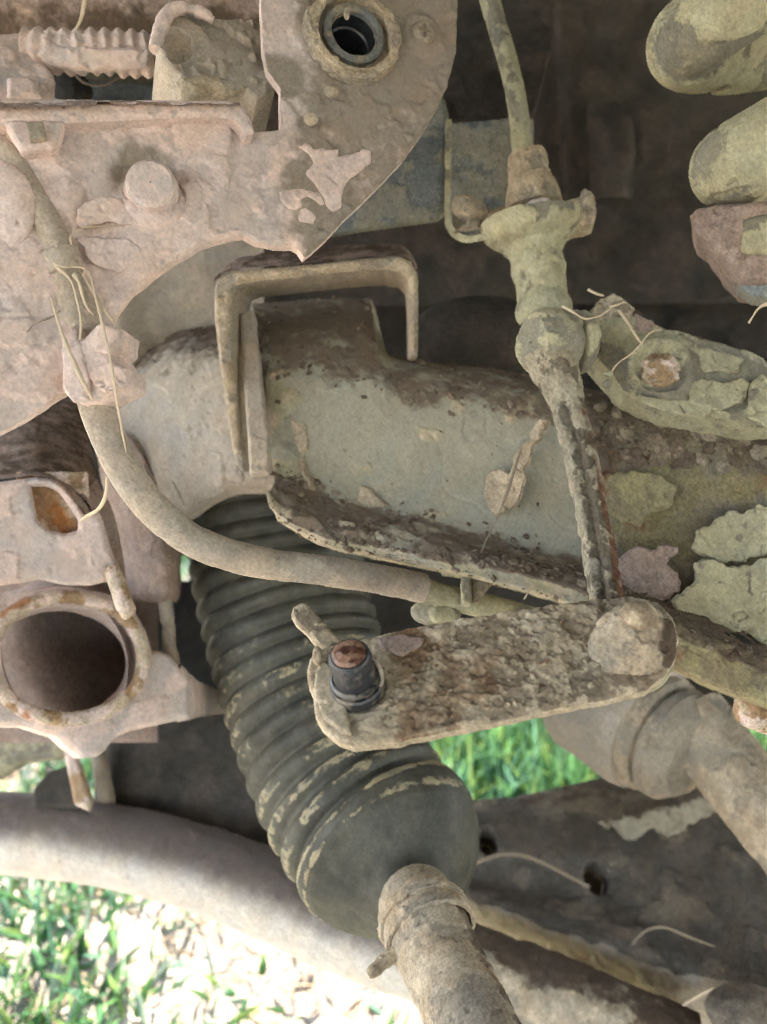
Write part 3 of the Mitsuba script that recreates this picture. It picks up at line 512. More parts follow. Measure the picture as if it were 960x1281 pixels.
net = [[(100, 620, .262), (112, 636, .262), (122, 670, .262), (140, 718, .264)], [(120, 600, .285), (140, 640, .285), (150, 680, .285), (158, 735, .285)]]
put(p + '__side', loft(net, .0009, caked(.0004, 110, .0002, damp_and_shade=lambda P, u, n: .3 + 0 * P[:, 0])), 'mat_brown')
p = put('rusty_pin', tube([(140, 712, .258, 9), (150, 738, .256, 10), (160, 766, .255, 10), (163, 771, .255, 6)], .0005, disp=caked(.0003, 200, .0002, m0=.05)), 'mat_rusty'); tag(p, 'short pin with a bright orange rusty end above the big ring', 'pin')

fr = Frame((0, 820, .262), (180, 820, .285), (90, 760, .277))
p = 'ring_casting'; tag(p, 'casting with a wide round rust edged opening at the left edge', 'casting')
th = np.linspace(0, 2 * np.pi, 90, endpoint=False)
hole = [(82 + 90 * math.cos(t), 824 + 69 * math.sin(t)) for t in th]
put(p + '__body', plate([(-40, 745), (0, 740), (40, 733), (90, 732), (140, 742), (170, 762), (186, 790), (188, 815), (196, 812), (215, 818), (230, 838), (240, 846), (240, 898), (220, 902), (165, 914), (144, 924), (134, 938), (122, 948), (104, 948), (88, 936), (70, 920), (30, 908), (-40, 905)], fr, .016, .0007, .003, [hole], caked(.0005, 80, .00015, m0=.02, damp_and_shade=None), jit=.0004), 'mat_pink')
C = fr.p(82, 824, 0); rr = np.linalg.norm(fr.p(172, 824, 0) - C)
net_r = [(-.05, rr * 1.0), (-.0004, rr * 1.02)]
def oval(P, uv, n): return 0 * P[:, 0], .45, .2 * nf(P, 90, 3)
tb = tube([(82, 824, .276, 91), (88, 822, .30, 96), (94, 818, .34, 106)], .0012, 90, oval, caps=False, smooth=False, squash=(1, .78)); put(p + '__bore', tb, 'mat_brown')
put(p + '__bore_end', plate([(-60, 700), (196, 700), (196, 930), (-60, 930)], Frame((0, 820, .338), (150, 820, .338), (90, 760, .338)), .002, .003, .001), 'mat_brown')
put(p + '__arm', loft([[(226, 832, .2925), (242, 848, .300), (270, 862, .335), (330, 878, .40)], [(226, 862, .289), (242, 868, .296), (270, 876, .332), (330, 884, .40)], [(222, 903, .2905), (242, 899, .298), (270, 894, .335), (330, 892, .40)]], .0008, caked(.0003, 90, .0001)), 'mat_pink')
RC = np.array([fr.p(82 + 97 * math.cos(t), 824 + 76 * math.sin(t), .0012) for t in np.linspace(0, 2 * np.pi, 220)])
rim = sweep(RC, np.full(220, .0021), 14, caked(.0004, 160, .0002, m0=.08), caps=False)
put(p + '__rim', rim, 'mat_rusty')

# ------------------------------------------------------------------ hose with joint, left
p = 'rubber_hose'; tag(p, 'dusty grey hose curving from the left edge down across the rubber boot', 'hose')
put(p + '__upper_hose', tube([(-40, 120, .205, 17), (0, 178, .204, 17.5), (24, 216, .2035, 18), (50, 262, .203, 18), (70, 300, .2025, 18), (78, 318, .202, 17)], .0006, disp=caked(.00016, 130, .00007, m0=-.02)), 'mat_hose')
put(p + '__ferrule', tube([(76, 312, .2025, 17), (77, 316, .2025, 22), (80, 330, .2022, 22), (83, 342, .202, 20)], .0005, disp=caked(.0003, 170, .00015), smooth=False), 'mat_hose')
put(p + '__rubber_neck', tube([(84, 338, .203, 17), (90, 360, .203, 20), (98, 390, .203, 22), (106, 412, .203, 19), (110, 430, .2035, 20)], .0005, disp=caked(.0003, 140, .00012, m0=-.03)), 'mat_hose')
jm = caked(.0012, 150, .00025, m0=.1, seed=9)
fj = Frame((85, 470, .196), (155, 470, .199), n=(-.15, .1, 1))
put(p + '__joint', plate([(76, 425), (90, 402), (108, 420), (118, 408), (132, 404), (148, 408), (146, 430), (138, 438), (146, 452), (158, 458), (158, 476), (150, 484), (138, 490), (118, 497), (96, 502), (82, 492), (78, 460)], fj, .011, .00045, .002, disp=jm, jit=.0009, jf=300), 'mat_pink')
flake(p, [(76, 420), (92, 410), (104, 440), (112, 470), (110, 500), (92, 502), (80, 488)], fj.off(.0015), .0014, 5, 'mat_pink', 41, .0006)
flake(p, [(116, 460), (136, 452), (156, 462), (155, 484), (128, 492), (116, 484)], fj.off(.0018), .0016, -8, 'mat_pink', 42, .0006)
flake(p, [(108, 420), (126, 404), (149, 408), (143, 432), (134, 444), (112, 440)], fj.off(.001), .0012, 10, 'mat_pink', 43, .0006)
put(p + '__lower_hose', tube([(112, 478, .204, 21), (122, 514, .204, 21), (142, 562, .2045, 21), (176, 618, .206, 20.5), (232, 670, .211, 20), (300, 698, .218, 19.5), (380, 711, .226, 18.5), (460, 722, .234, 18.5), (530, 736, .241, 18)], .0006, disp=caked(.00018, 140, .00008, m0=.05)), 'mat_hose')
put(p + '__metal_pipe', tube([(515, 733, .240, 19), (522, 736, .2405, 15), (580, 752, .246, 14), (650, 770, .252, 14), (720, 792, .258, 14)], .0007, disp=caked(.0004, 120, .0002, m0=.08)), 'mat_green')
p = 'hose_holder'; tag(p, 'small bent metal holder with a pale tab where the hose passes under the crossmember', 'holder')
fh = Frame((560, 720, .238), (600, 720, .238), n=(0, .3, 1))
put(p + '__tab', plate([(552, 712), (575, 708), (605, 713), (604, 721), (580, 720), (554, 718)], fh, .003, .0004, .0006, disp=caked(.0003, 200, .0002, m0=.2), jit=.0006), 'mat_green')
put(p + '__stem', plate([(578, 716), (590, 716), (591, 758), (578, 756)], fh.off(-.001), .003, .0005, .0006, disp=caked(.0003, 200, .0002, m0=.1), jit=.0004), 'mat_green')
put(p + '__gusset', plate([(590, 722), (622, 722), (600, 752), (590, 756)], fh.off(-.004), .002, .0005, .0006, disp=caked(.0003, 200, .0002, m0=0)), 'mat_tan')
put(p + '__mud_clod', blob((545, 768, .243), (32, 16, 14), 4, .3, 220, -5), 'mat_green')

# ------------------------------------------------------------------ dark parts behind, lower left
fr = Frame((210, 700, .42), (270, 880, .42), (480, 760, .43))
p = put('gap_backing', plate([(150, 600), (560, 560), (640, 700), (620, 900), (300, 980), (150, 930), (150, 728), (238, 727), (238, 695), (150, 692)], fr, .002, .0025, .001), 'mat_cover'); tag(p, 'black sheet put in for the dark of the gaps round the ribbed boot', 'shield')  # near-black backing stands in for the dark gaps
fr = Frame((470, 730, .37), (560, 740, .37), (500, 800, .36))
p = put('dark_green_panel', plate([(440, 690), (700, 690), (985, 790), (985, 900), (900, 885), (790, 850), (620, 840), (440, 850)], Frame((470, 730, .40), (560, 740, .40), (500, 800, .39)), .002, .0014, .001), 'mat_dark'); tag(p, 'dim greenish panel between the hose and the sensor arm', 'panel')
net = [[(118, 905, .42), (145, 900, .40), (200, 885, .395), (380, 880, .395)], [(118, 960, .40), (142, 950, .38), (200, 940, .378), (380, 940, .378)], [(118, 1000, .385), (148, 1000, .37), (220, 1020, .368), (390, 1070, .368)], [(118, 1012, .40), (148, 1018, .39), (220, 1040, .39), (390, 1100, .39)]]
p = 'metal_pan'; tag(p, 'dark metal pan with a pale vertical rib above the thick bar', 'pan')
put(p + '__body', loft(net, .0012, caked(.0004, 70, .00015, m0=-.05)), 'mat_dark')
put(p + '__rib', tube([(120, 915, .382, 9), (126, 960, .372, 10), (134, 1010, .362, 10)], .001, disp=caked(.0003, 100, .0001)), 'mat_hose')
p = 'lower_bracket'; tag(p, 'small dull bracket in the left corner with grass showing through', 'bracket')
fr = Frame((0, 930, .36), (90, 930, .36), (50, 980, .35))
put(p + '__upper', plate([(-40, 895), (40, 905), (90, 935), (72, 945), (30, 950), (-40, 990)], fr, .006, .0012, .002, disp=caked(.0006, 90, .0002)), 'mat_green')
put(p + '__strip', plate([(78, 935), (96, 945), (115, 1000), (110, 1012), (92, 1005), (84, 965)], fr.off(.004), .004, .001, .001, disp=caked(.0004, 110, .0002)), 'mat_rusty')
put(p + '__lower', plate([(60, 965), (88, 955), (100, 1010), (40, 1010), (42, 985)], fr.off(-.004), .004, .0012, .001), 'mat_dark')

# ------------------------------------------------------------------ stabiliser bar
p = 'stabilizer_bar'
put(p + '__bar', tube([(-90, 1040, .362, 48), (0, 1042, .36, 48), (90, 1050, .358, 48), (200, 1072, .354, 49), (320, 1112, .348, 51), (430, 1160, .342, 52), (530, 1196, .336, 52), (600, 1222, .332, 50)], .001, disp=caked(.0004, 60, .00012, m0=.02, damp_and_shade=lambda P, u, n: .95 * sst(-.45, .85, n[:, 1] + .2 * (nf(P, 45, 4) - .5)))), 'mat_bar')  # darkens by how far it faces up: shade painted into the colour
put(p + '__muddy_end', tube([(560, 1206, .334, 52), (620, 1228, .330, 55), (720, 1268, .322, 57), (860, 1330, .31, 60)], .0008, disp=lambda P, u, n: (.004 * (nf(P, 70, 4, 3) - .45) + .0014 * (nf(P, 260, 3, 4) - .5), nf(P, 90, 4, 5), .7 * sst(.2, .9, n[:, 1] + .9 * (nf(P, 80, 4, 6) - .5)))), 'mat_tan')
tag(p, 'thick curved bar crossing the lower left, its shaded top and bright underside painted into the colour', 'stabilizer bar')

# ------------------------------------------------------------------ lower control arm
net = [[(545, 1006, .402), (640, 998, .404), (790, 964, .405), (880, 948, .405), (1010, 990, .40)],
       [(545, 1018, .390), (640, 1018, .391), (770, 1014, .392), (870, 1004, .392), (1010, 1030, .388)],
       [(545, 1060, .375), (640, 1062, .375), (770, 1062, .375), (880, 1060, .375), (1010, 1070, .37)],
       [(550, 1095, .368), (640, 1110, .365), (760, 1130, .36), (880, 1150, .35), (1010, 1170, .345)],
       [(560, 1108, .360), (640, 1138, .352), (760, 1180, .340), (860, 1214, .331), (1010, 1244, .326)],
       [(575, 1136, .364), (660, 1172, .356), (770, 1222, .345), (850, 1258, .337), (1010, 1300, .332)],
       [(590, 1150, .376), (672, 1190, .369), (775, 1243, .358), (850, 1278, .348), (1010, 1330, .343)],
       [(595, 1152, .41), (675, 1192, .41), (778, 1245, .40), (850, 1282, .40), (1010, 1330, .40)]]
p = 'control_arm'; tag(p, 'broad dark pressed steel arm with two round holes in the lower right', 'control arm')
holes = [pix(612, 1055, .3755), pix(752, 1107, .3605)]
def arm_disp(P, uv, n):
    h, m, d = caked(.0006, 70, .0002, m0=.0)(P, uv, n)
    for c, r in zip(holes, (.0042, .0052)): h = h - .012 * sst(r * 1.15, r * .9, np.hypot(P[:, 0] - c[0], P[:, 1] - c[1]))
    xx = P[:, 0] / -P[:, 2] * FPX + 480; yy = 640.5 - P[:, 1] / -P[:, 2] * FPX
    h = h + sst(.45, .6, uv[:, 0]) * .006 * (nf(P, 90, 4, 8) - .45)
    return h, m - .15 + .3 * sst(70, 20, np.abs(xx - 820)) * sst(45, 10, np.abs(yy - 1020)) + .3 * sst(.55, .7, uv[:, 0]), d + .45 * sst(.14, .08, uv[:, 0])
av, af, am = loft(net, .0009, arm_disp)
def sub(v, f, m, k):
    f = f[k]; u, inv = np.unique(f, return_inverse=True); return v[u], inv.reshape(-1, 3), m[u]
yy = 640.5 - av[:, 1] / -av[:, 2] * FPX; xx = av[:, 0] / -av[:, 2] * FPX + 480
lip = (yy + 40 * (nf(av, 80, 4, 3) - .5) - np.interp(xx, [545, 660, 770, 850, 1010], [1108, 1148, 1190, 1220, 1250]))[af].mean(1) > 0
put(p + '__pressing', sub(av, af, am, ~lip), 'mat_pressing'); put(p + '__lower_lip', sub(av, af, am, lip), 'mat_hose')  # paler lip material paints in the light from below
fa = Frame((760, 1040, .376), (880, 1030, .376), (800, 1060, .3745))
flake(p, [(742, 1032), (790, 1022), (838, 1010), (884, 996), (902, 1016), (870, 1034), (842, 1046), (818, 1040), (790, 1050)], fa.off(.0006), .0006, 1, 'mat_link', 91, .0024)
put(p + '__bushing', blob((940, 1268, .31), (58, 30, 40), 4, .25, 90, -12), 'mat_pressing')

# ------------------------------------------------------------------ drive shaft, right
p = 'drive_shaft'; tag(p, 'tan drive shaft with stepped joint housings under the crossmember at the right', 'drive shaft')
def drum(a, b, prof, key, mat='mat_hose', nth=110, c=caked(.0002, 60, .0001, m0=.0)):
    A, B = pix(*a), pix(*b); ax = B - A; L = np.linalg.norm(ax); put(p + '__' + key, lathe(A, ax, [(z * L, r) for z, r in prof], nth, c), mat)
A, B = (690, 838, .395), (960, 1000, .31)
drum(A, B, [(0, .0001), (.001, .020), (.10, .022), (.25, .0225), (.27, .021), (.275, .0001)], 'inner_drum', 'mat_brown')
drum(A, B, [(.18, .0001), (.181, .026), (.22, .0275), (.30, .0275), (.48, .0285), (.53, .027), (.54, .0001)], 'outer_drum')
drum(A, B, [(.47, .0001), (.471, .023), (.49, .0252), (.57, .0252), (.585, .0235), (.59, .0215), (.605, .0215), (.61, .0238), (.65, .0238), (.665, .0225), (.72, .0175), (.73, .0001)], 'collar', 'mat_tan')
put(p + '__shaft', tube([(862, 898, .345, 47), (905, 950, .332, 46), (950, 1006, .318, 46), (1060, 1144, .29, 48)], .0008, disp=caked(.0005, 80, .0002, m0=.1)), 'mat_tan')
p = put('rusty_bolt', tube([(930, 888, .225, 4), (933, 888, .2255, 18), (960, 897, .232, 20), (1000, 905, .24, 20)], .0006, disp=caked(.0003, 200, .0002), smooth=False), 'mat_rusty'); tag(p, 'pale bolt end with a rust streak at the right edge under the crossmember flange', 'bolt')

# ------------------------------------------------------------------ square bracket (bump stop) and crossmember
fr = Frame((400, 335, .258), n=(0, -.12, 1))
p = 'square_bracket'; tag(p, 'square folded steel strap standing over the left end of the crossmember', 'bracket')
out = [(268, 372), (270, 350), (282, 340), (310, 337), (360, 333), (420, 327), (485, 319), (508, 321), (520, 332), (524, 350), (524, 440), (510, 446), (510, 360)]
arc_o = [(268, 400), (268, 362), (272, 346), (290, 338), (330, 335), (400, 329), (470, 321), (500, 320), (515, 326), (523, 342), (524, 380), (523, 446)]
arc_i = [(513, 446), (513, 380), (511, 350), (502, 340), (480, 336), (420, 340), (360, 347), (330, 350), (305, 353), (294, 358), (290, 372), (290, 400), (293, 460), (300, 530), (309, 590)]
leg = [(303, 592), (296, 582), (290, 560), (284, 520), (274, 450)]
dm = caked(.0007, 130, .0002, m0=.08, seed=2)
put(p + '__strap', plate(arc_o + arc_i + leg, fr, .034, .0006, .0012, disp=dm, jit=.0002, jf=400, back=True, side_m=.45), 'mat_tan')
net = [[(270, 352, .2585), (285, 340, .2585), (330, 336, .2585), (400, 330, .2585), (470, 322, .2585), (505, 322, .2585), (522, 338, .2585)], [(286, 338, .285), (298, 322, .285), (330, 318, .285), (400, 312, .285), (470, 306, .285), (500, 308, .285), (516, 326, .285)]]
put(p + '__top_face', loft(net, .0008, caked(.0006, 120, .0002, m0=0, damp_and_shade=lambda P, u, n: .5 + .4 * (nf(P, 70, 3) - .5))), 'mat_brown')
fr = Frame((318, 400, .268), (330, 580, .258), (350, 420, .262))
p = 'cover_strip'; tag(p, 'narrow grey steel strip between the square bracket and the crossmember end', 'strip')
put(p, plate([(300, 392), (318, 386), (324, 440), (331, 500), (338, 545), (338, 590), (312, 594), (309, 540), (303, 460)], Frame((305, 500, .262), (335, 500, .262), (310, 400, .272)), .003, .0006, .001, disp=caked(.0004, 120, .00012, m0=-.05), jit=.0002), 'mat_hose')

p = 'crossmember'; tag(p, 'grey green painted steel crossmember with dirt on top and a pale lower flange', 'crossmember')
net = [
 [(316, 384, .306), (330, 440, .279), (338, 500, .272), (344, 560, .268), (343, 604, .262), (334, 618, .250), (331, 606, .2475), (336, 630, .2465), (345, 646, .247), (350, 652, .31)],
 [(350, 380, .308), (358, 440, .278), (364, 500, .269), (368, 560, .265), (370, 606, .261), (362, 636, .250), (357, 646, .2465), (362, 656, .2455), (368, 661, .246), (372, 667, .31)],
 [(410, 377, .308), (408, 441, .277), (406, 500, .266), (404, 570, .263), (412, 625, .258), (408, 655, .2465), (402, 668, .243), (402, 675, .242), (404, 681, .243), (410, 685, .31)],
 [(462, 375, .308), (462, 442, .277), (460, 500, .264), (460, 575, .261), (466, 638, .256), (464, 668, .2435), (460, 680, .239), (460, 688, .238), (462, 694, .239), (466, 698, .31)],
 [(488, 446, .300), (494, 462, .275), (496, 510, .2625), (498, 580, .259), (502, 646, .254), (502, 674, .242), (500, 687, .237), (500, 696, .236), (502, 702, .237), (506, 706, .31)],
 [(540, 456, .300), (545, 474, .270), (548, 520, .260), (550, 590, .2565), (552, 658, .2515), (552, 686, .239), (552, 697, .234), (552, 707, .233), (554, 713, .234), (556, 716, .30)],
 [(600, 462, .296), (604, 484, .266), (607, 530, .257), (610, 606, .2535), (612, 676, .2485), (612, 700, .236), (610, 708, .231), (608, 722, .230), (611, 727, .231), (614, 731, .30)],
 [(660, 472, .292), (666, 498, .262), (670, 548, .2535), (672, 625, .2505), (674, 692, .2455), (674, 716, .234), (672, 724, .2275), (670, 738, .2265), (673, 743, .2275), (676, 747, .30)],
 [(720, 486, .288), (728, 514, .258), (732, 566, .250), (735, 644, .2475), (738, 708, .2425), (738, 734, .230), (736, 744, .224), (732, 761, .223), (735, 765, .224), (738, 770, .29)],
 [(800, 500, .284), (806, 530, .254), (808, 580, .247), (810, 650, .2445), (812, 730, .239), (812, 768, .226), (812, 782, .220), (810, 812, .2185), (812, 818, .2195), (815, 824, .29)],
 [(880, 516, .28), (882, 546, .250), (882, 600, .2435), (882, 670, .241), (882, 755, .236), (882, 796, .222), (880, 812, .217), (878, 846, .215), (880, 852, .216), (882, 858, .28)],
 [(960, 534, .276), (960, 566, .247), (960, 620, .2405), (960, 690, .238), (960, 785, .233), (960, 826, .219), (960, 840, .214), (960, 878, .2115), (960, 885, .213), (960, 890, .28)],
 [(1050, 552, .272), (1050, 584, .244), (1050, 640, .2375), (1050, 710, .235), (1050, 810, .230), (1050, 856, .216), (1050, 872, .211), (1050, 912, .2085), (1050, 920, .21), (1050, 925, .28)]]
ckb = caked(.0003, 95, .00008, m0=-.27, seed=7)
def beam_disp(P, uv, n):
    xx = P[:, 0] / -P[:, 2] * FPX + 480; yy = 640.5 - P[:, 1] / -P[:, 2] * FPX
    t = uv[:, 1] * 9                                          # row index of the net, top back to underside
    up = n @ WUP                                              # dirt settles on what faces up
    dirt = sst(.70, .95, up + .35 * (nf(P, 110, 4, 5) - .5)); h, m, d = ckb(P, uv, n)
    left = sst(30, 8, xx - 350 + (nf(P, 90, 4, 8) - .5) * 50) * sst(1.2, 1.7, t) * sst(5.2, 4.6, t)
    h = h + dirt * (.0010 * nf(P, 220, 4, 3) + .0006 * nf(P, 700, 2, 4)) + left * (.0012 + .0016 * nf(P, 160, 4, 6)) * sst(.35, .5, nf(P, 120, 3, 2) + .2)
    lip = sst(5.3, 5.8, t); patch = sst(.46, .56, nf(P, 55, 4, 12))
    m = m + .35 * left + .30 * lip * sst(.40, .55, nf(P, 70, 3, 2) + .1)
    fil = sst(3.9, 4.5, t) * sst(6.0, 5.4, t)
    h = h + fil * (.0010 * nf(P, 190, 4, 13) + .0009 * sst(.48, .54, nf(P, 75, 4, 15)))
    d = d + np.maximum(dirt * (.35 + .55 * nf(P, 70, 3, 22)), fil * (.30 + .55 * nf(P, 60, 4, 25)))
    h = h - .00022 * sst(.012, .0, np.abs(nf(P, 28, 3, 31) - .5)) * sst(500, 560, xx) * sst(1.5, 2, t) * sst(4, 3.5, t)
    return h, m, d
v, f, m = loft(net, .00062, beam_disp)
ctr = v[f].mean(1); left = (ctr[:, 0] / -ctr[:, 2] * FPX + 480 + 0 * ctr[:, 1]) < 735
def sub(v, f, m, k):
    f = f[k]; u, inv = np.unique(f, return_inverse=True); return v[u], inv.reshape(-1, 3), m[u]
put(p + '__painted_section', sub(v, f, m, left), 'mat_beam'); put(p + '__stained_section', sub(v, f, m, ~left), 'mat_beam_right')
beam_surface = v

fb = Frame((690, 720, .2415), (960, 720, .2325), (800, 600, .243))
flake(p, [(788, 692), (800, 684), (818, 688), (836, 682), (850, 684), (846, 698), (838, 706), (850, 716), (852, 736), (840, 748), (815, 752), (790, 748), (770, 720), (776, 700)], fb.off(.004), .0012, 12, 'mat_brown', 51, .0012)
flake(p, [(868, 702), (888, 698), (912, 708), (940, 704), (958, 696), (985, 694), (985, 770), (952, 796), (950, 806), (938, 790), (912, 802), (896, 808), (874, 798), (856, 790), (850, 776), (838, 752), (860, 736), (872, 722)], fb.off(.0055), .0022, 9, 'mat_green', 52, .0012)
flake(p, [(955, 740), (1000, 730), (1000, 810), (958, 812), (950, 790)], fb.off(.0065), .002, 6, 'mat_green', 53, .0012)
flake(p, [(872, 662), (888, 650), (905, 640), (926, 642), (940, 632), (1000, 640), (1000, 690), (940, 700), (910, 706), (884, 694), (870, 680)], fb.off(.0022), .0012, 3, 'mat_green', 54, .0014)
flake(p, [(752, 596), (782, 586), (826, 592), (850, 612), (840, 634), (812, 640), (806, 662), (780, 656), (756, 640)], fb.off(.0012), .0006, 1, 'mat_beam_right', 55, .0014)
put(p + '__mud_clod', blob((905, 812, .224), (52, 20, 20), 5, .35, 150, -14, disp=lambda P, u, n: (.0008 * nf(P, 500, 3), .2 + 0 * P[:, 0], .4 * nf(P, 90, 3))), 'mat_dark')
fl = Frame((640, 600, .2485), (690, 600, .2415), (655, 520, .252))
flake(p, [(686, 520), (676, 524), (668, 530), (660, 548), (650, 558), (644, 572), (640, 588), (634, 596), (640, 604), (636, 616), (630, 630), (634, 638), (646, 630), (652, 616), (656, 598), (654, 586), (660, 578), (662, 562), (670, 548), (680, 534)], fl.off(.003), .0022, 0, 'mat_tan', 56, .0010)
flake(p, [(608, 598), (620, 590), (632, 586), (640, 594), (640, 618), (632, 640), (624, 648), (614, 640), (606, 620)], fl.off(.0012), .0012, 20, 'mat_tan', 57, .0012)
fe = Frame((350, 520, .2705), (390, 520, .266), (360, 600, .265))
flake(p, [(338, 470), (348, 462), (352, 480), (360, 490), (364, 512), (370, 526), (383, 527), (382, 560), (384, 582), (392, 604), (394, 616), (378, 610), (366, 596), (350, 580), (340, 560), (338, 520)], fe.off(.0012), .0016, 8, 'mat_tan', 58, .0012)
fe = Frame((440, 620, .2585), (480, 628, .2565), (450, 600, .2595))
flake(p, [(446, 628), (450, 606), (462, 608), (476, 624), (488, 632), (470, 636)], fe.off(.001), .0012, 30, 'mat_tan', 59, .0008)
flake(p, [(424, 650), (444, 652), (446, 664), (424, 662)], Frame((430, 655, .2445), (440, 655, .243), n=(0, .6, .8)), .0012, 10, 'mat_tan', 60, .0006)
flake(p, [(426, 662), (470, 664), (478, 674), (440, 674)], Frame((430, 665, .2425), n=(0, .5, .85)), .0010, 10, 'mat_tan', 61, .0008)

def crumbs(key, pts, nrm, n, lo, hi, bsdf, seed, flat=.6):
    """Loose bits of dried mud on a surface: deformed little solids."""
    rng = np.random.default_rng(seed); k = rng.integers(0, len(pts), n); v0, f0 = ico(1); V, F, U = [], [], []
    for q, i in enumerate(k):
        s = lo * (hi / lo) ** (rng.random() ** 2.2); sc = s * rng.uniform(.5, 1.2, 3) * np.array([1, 1, flat])
        w = v0 * (1 + rng.uniform(-.35, .35, (len(v0), 1))) * sc; A = np.linalg.qr(rng.normal(size=(3, 3)))[0]; N = nrm[i]
        t = np.cross(N, A[0]); t /= np.linalg.norm(t); B = np.stack([t, np.cross(N, t), N + .35 * A[1]]); B[2] /= np.linalg.norm(B[2])
        V.append(w @ B + pts[i] + N * s * .2); F.append(f0 + q * len(v0)); U.append(np.full((len(v0), 2), (rng.uniform(0, 1), rng.uniform(0, .75))))
    return put(key, (np.vstack(V), np.vstack(F), np.vstack(U)), bsdf, smooth=False, stuff=True)
def normals(v, f):
    n = np.zeros_like(v); c = np.cross(v[f[:, 1]] - v[f[:, 0]], v[f[:, 2]] - v[f[:, 0]])
    for q in range(3): np.add.at(n, f[:, q], c)
    return n / (np.linalg.norm(n, axis=1, keepdims=True) + 1e-15)
bn = normals(v, f); up = bn @ WUP; vis = (v[:, 2] > -.31) & (v[:, 2] < -.21) & (bn[:, 2] > -.1); xx = v[:, 0] / -v[:, 2] * FPX + 480; yy = 640.5 - v[:, 1] / -v[:, 2] * FPX
k = vis & (up > .78) & (nf(v, 60, 3, 2) > .42); crumbs('crossmember__dirt_crumbs', v[k], bn[k], 1500, .0002, .0015, 'mat_dirt', 4)
k = vis & (xx > 740) & (yy < 585) & (yy > 500); crumbs('crossmember__dirt_crumbs', v[k], bn[k], 420, .0004, .0036, 'mat_dirt', 5, .35)
k = vis & (xx < 735) & (up < .75) & (yy < 690); crumbs('crossmember__dirt_crumbs', v[k], bn[k], 60, .0002, .0006, 'mat_dirt', 6, .4)
k = vis & (yy > 625) & (xx < 740) & (v[:, 2] > -.262); crumbs('crossmember__dirt_crumbs', v[k], bn[k], 260, .0002, .0011, 'mat_dirt', 8, .5)

# ------------------------------------------------------------------ bracket arm at the right
p = 'link_bracket'; tag(p, 'greenish muddy bracket arm with a rusty bolt, right of the sensor link', 'bracket')
fr = Frame((760, 440, .250), (950, 480, .240), (800, 390, .254))
bc = fr.uv([(824, 468)])[0]
def ba(P, uv, x):
    h, m, d = caked(.0015, 62, .0002, m0=.0, seed=12, crack=.0008)(P, uv, x); e = np.hypot(uv[:, 0] - bc[0], uv[:, 1] - bc[1])
    yy = 640.5 - P[:, 1] / -P[:, 2] * FPX; xx = P[:, 0] / -P[:, 2] * FPX + 480
    return h + .0022 * sst(.0155, .010, e) + .0015 * sst(.0105, .0095, e) - .002 * sst(.0080, .0072, e), m - .3 * sst(790, 770, xx) * sst(400, 415, yy), d + .9 * sst(14, -6, yy - (397 + (xx - 790) * .26) + 30 * (nf(P, 90, 3, 4) - .5)) * (.6 + .8 * nf(P, 80, 3)) - .5 * sst(.0155, .013, e)
put(p + '__arm', plate([(736, 410), (738, 388), (748, 374), (764, 366), (784, 374), (796, 384), (812, 402), (840, 412), (880, 420), (920, 432), (950, 444), (1000, 470), (1000, 520), (940, 524), (900, 520), (862, 514), (830, 508), (802, 494), (782, 486), (772, 470), (752, 448), (738, 432)], fr, .014, .00055, .0014, disp=ba, jit=.0008, jf=250), 'mat_green')
put(p + '__bolt', lathe(fr.at(bc[None])[0], fr.n, [(-.0010, .0060), (.0026, .0056), (.0031, .0050), (.0029, .0036), (.0042, .0031), (.0045, .0001)], 44, caked(.0005, 260, .0002, m0=.0, damp_and_shade=lambda P, u, n: .6 * nf(P, 200, 3, 3))), 'mat_rusty')
flake(p, [(866, 478), (880, 472), (906, 478), (930, 470), (940, 480), (930, 500), (908, 510), (880, 512), (862, 500)], fr.off(.0022), .0014, 6, 'mat_green', 71, .0008)
flake(p, [(940, 478), (952, 468), (972, 476), (1000, 480), (1000, 540), (960, 535), (935, 520)], fr.off(.0026), .0014, 6, 'mat_green', 72, .0008)
put(p + '__painted_plate', plate([(742, 398), (770, 392), (800, 396), (806, 430), (800, 458), (780, 466), (756, 446), (742, 430)], fr.off(.0012), .002, .0005, .0006, disp=caked(.0003, 120, .0001), jit=.0004), 'mat_dull_green')
flake(p, [(800, 492), (840, 500), (880, 496), (900, 508), (880, 520), (846, 516), (812, 506)], fr.off(.002), .0016, 6, 'mat_green', 73, .0008)
flake(p, [(850, 430), (890, 436), (930, 448), (925, 466), (890, 464), (862, 462), (846, 448)], fr.off(.0014), .0012, 4, 'mat_green', 74, .0008)
flake(p, [(738, 400), (742, 384), (752, 372), (768, 366), (784, 376), (796, 386), (790, 398), (770, 394), (756, 398), (748, 408)], fr.off(.0022), .002, 6, 'mat_arm', 75, .0012)
flake(p, [(792, 392), (806, 396), (822, 404), (816, 416), (800, 412)], fr.off(.002), .002, 6, 'mat_brown', 76, .0010)

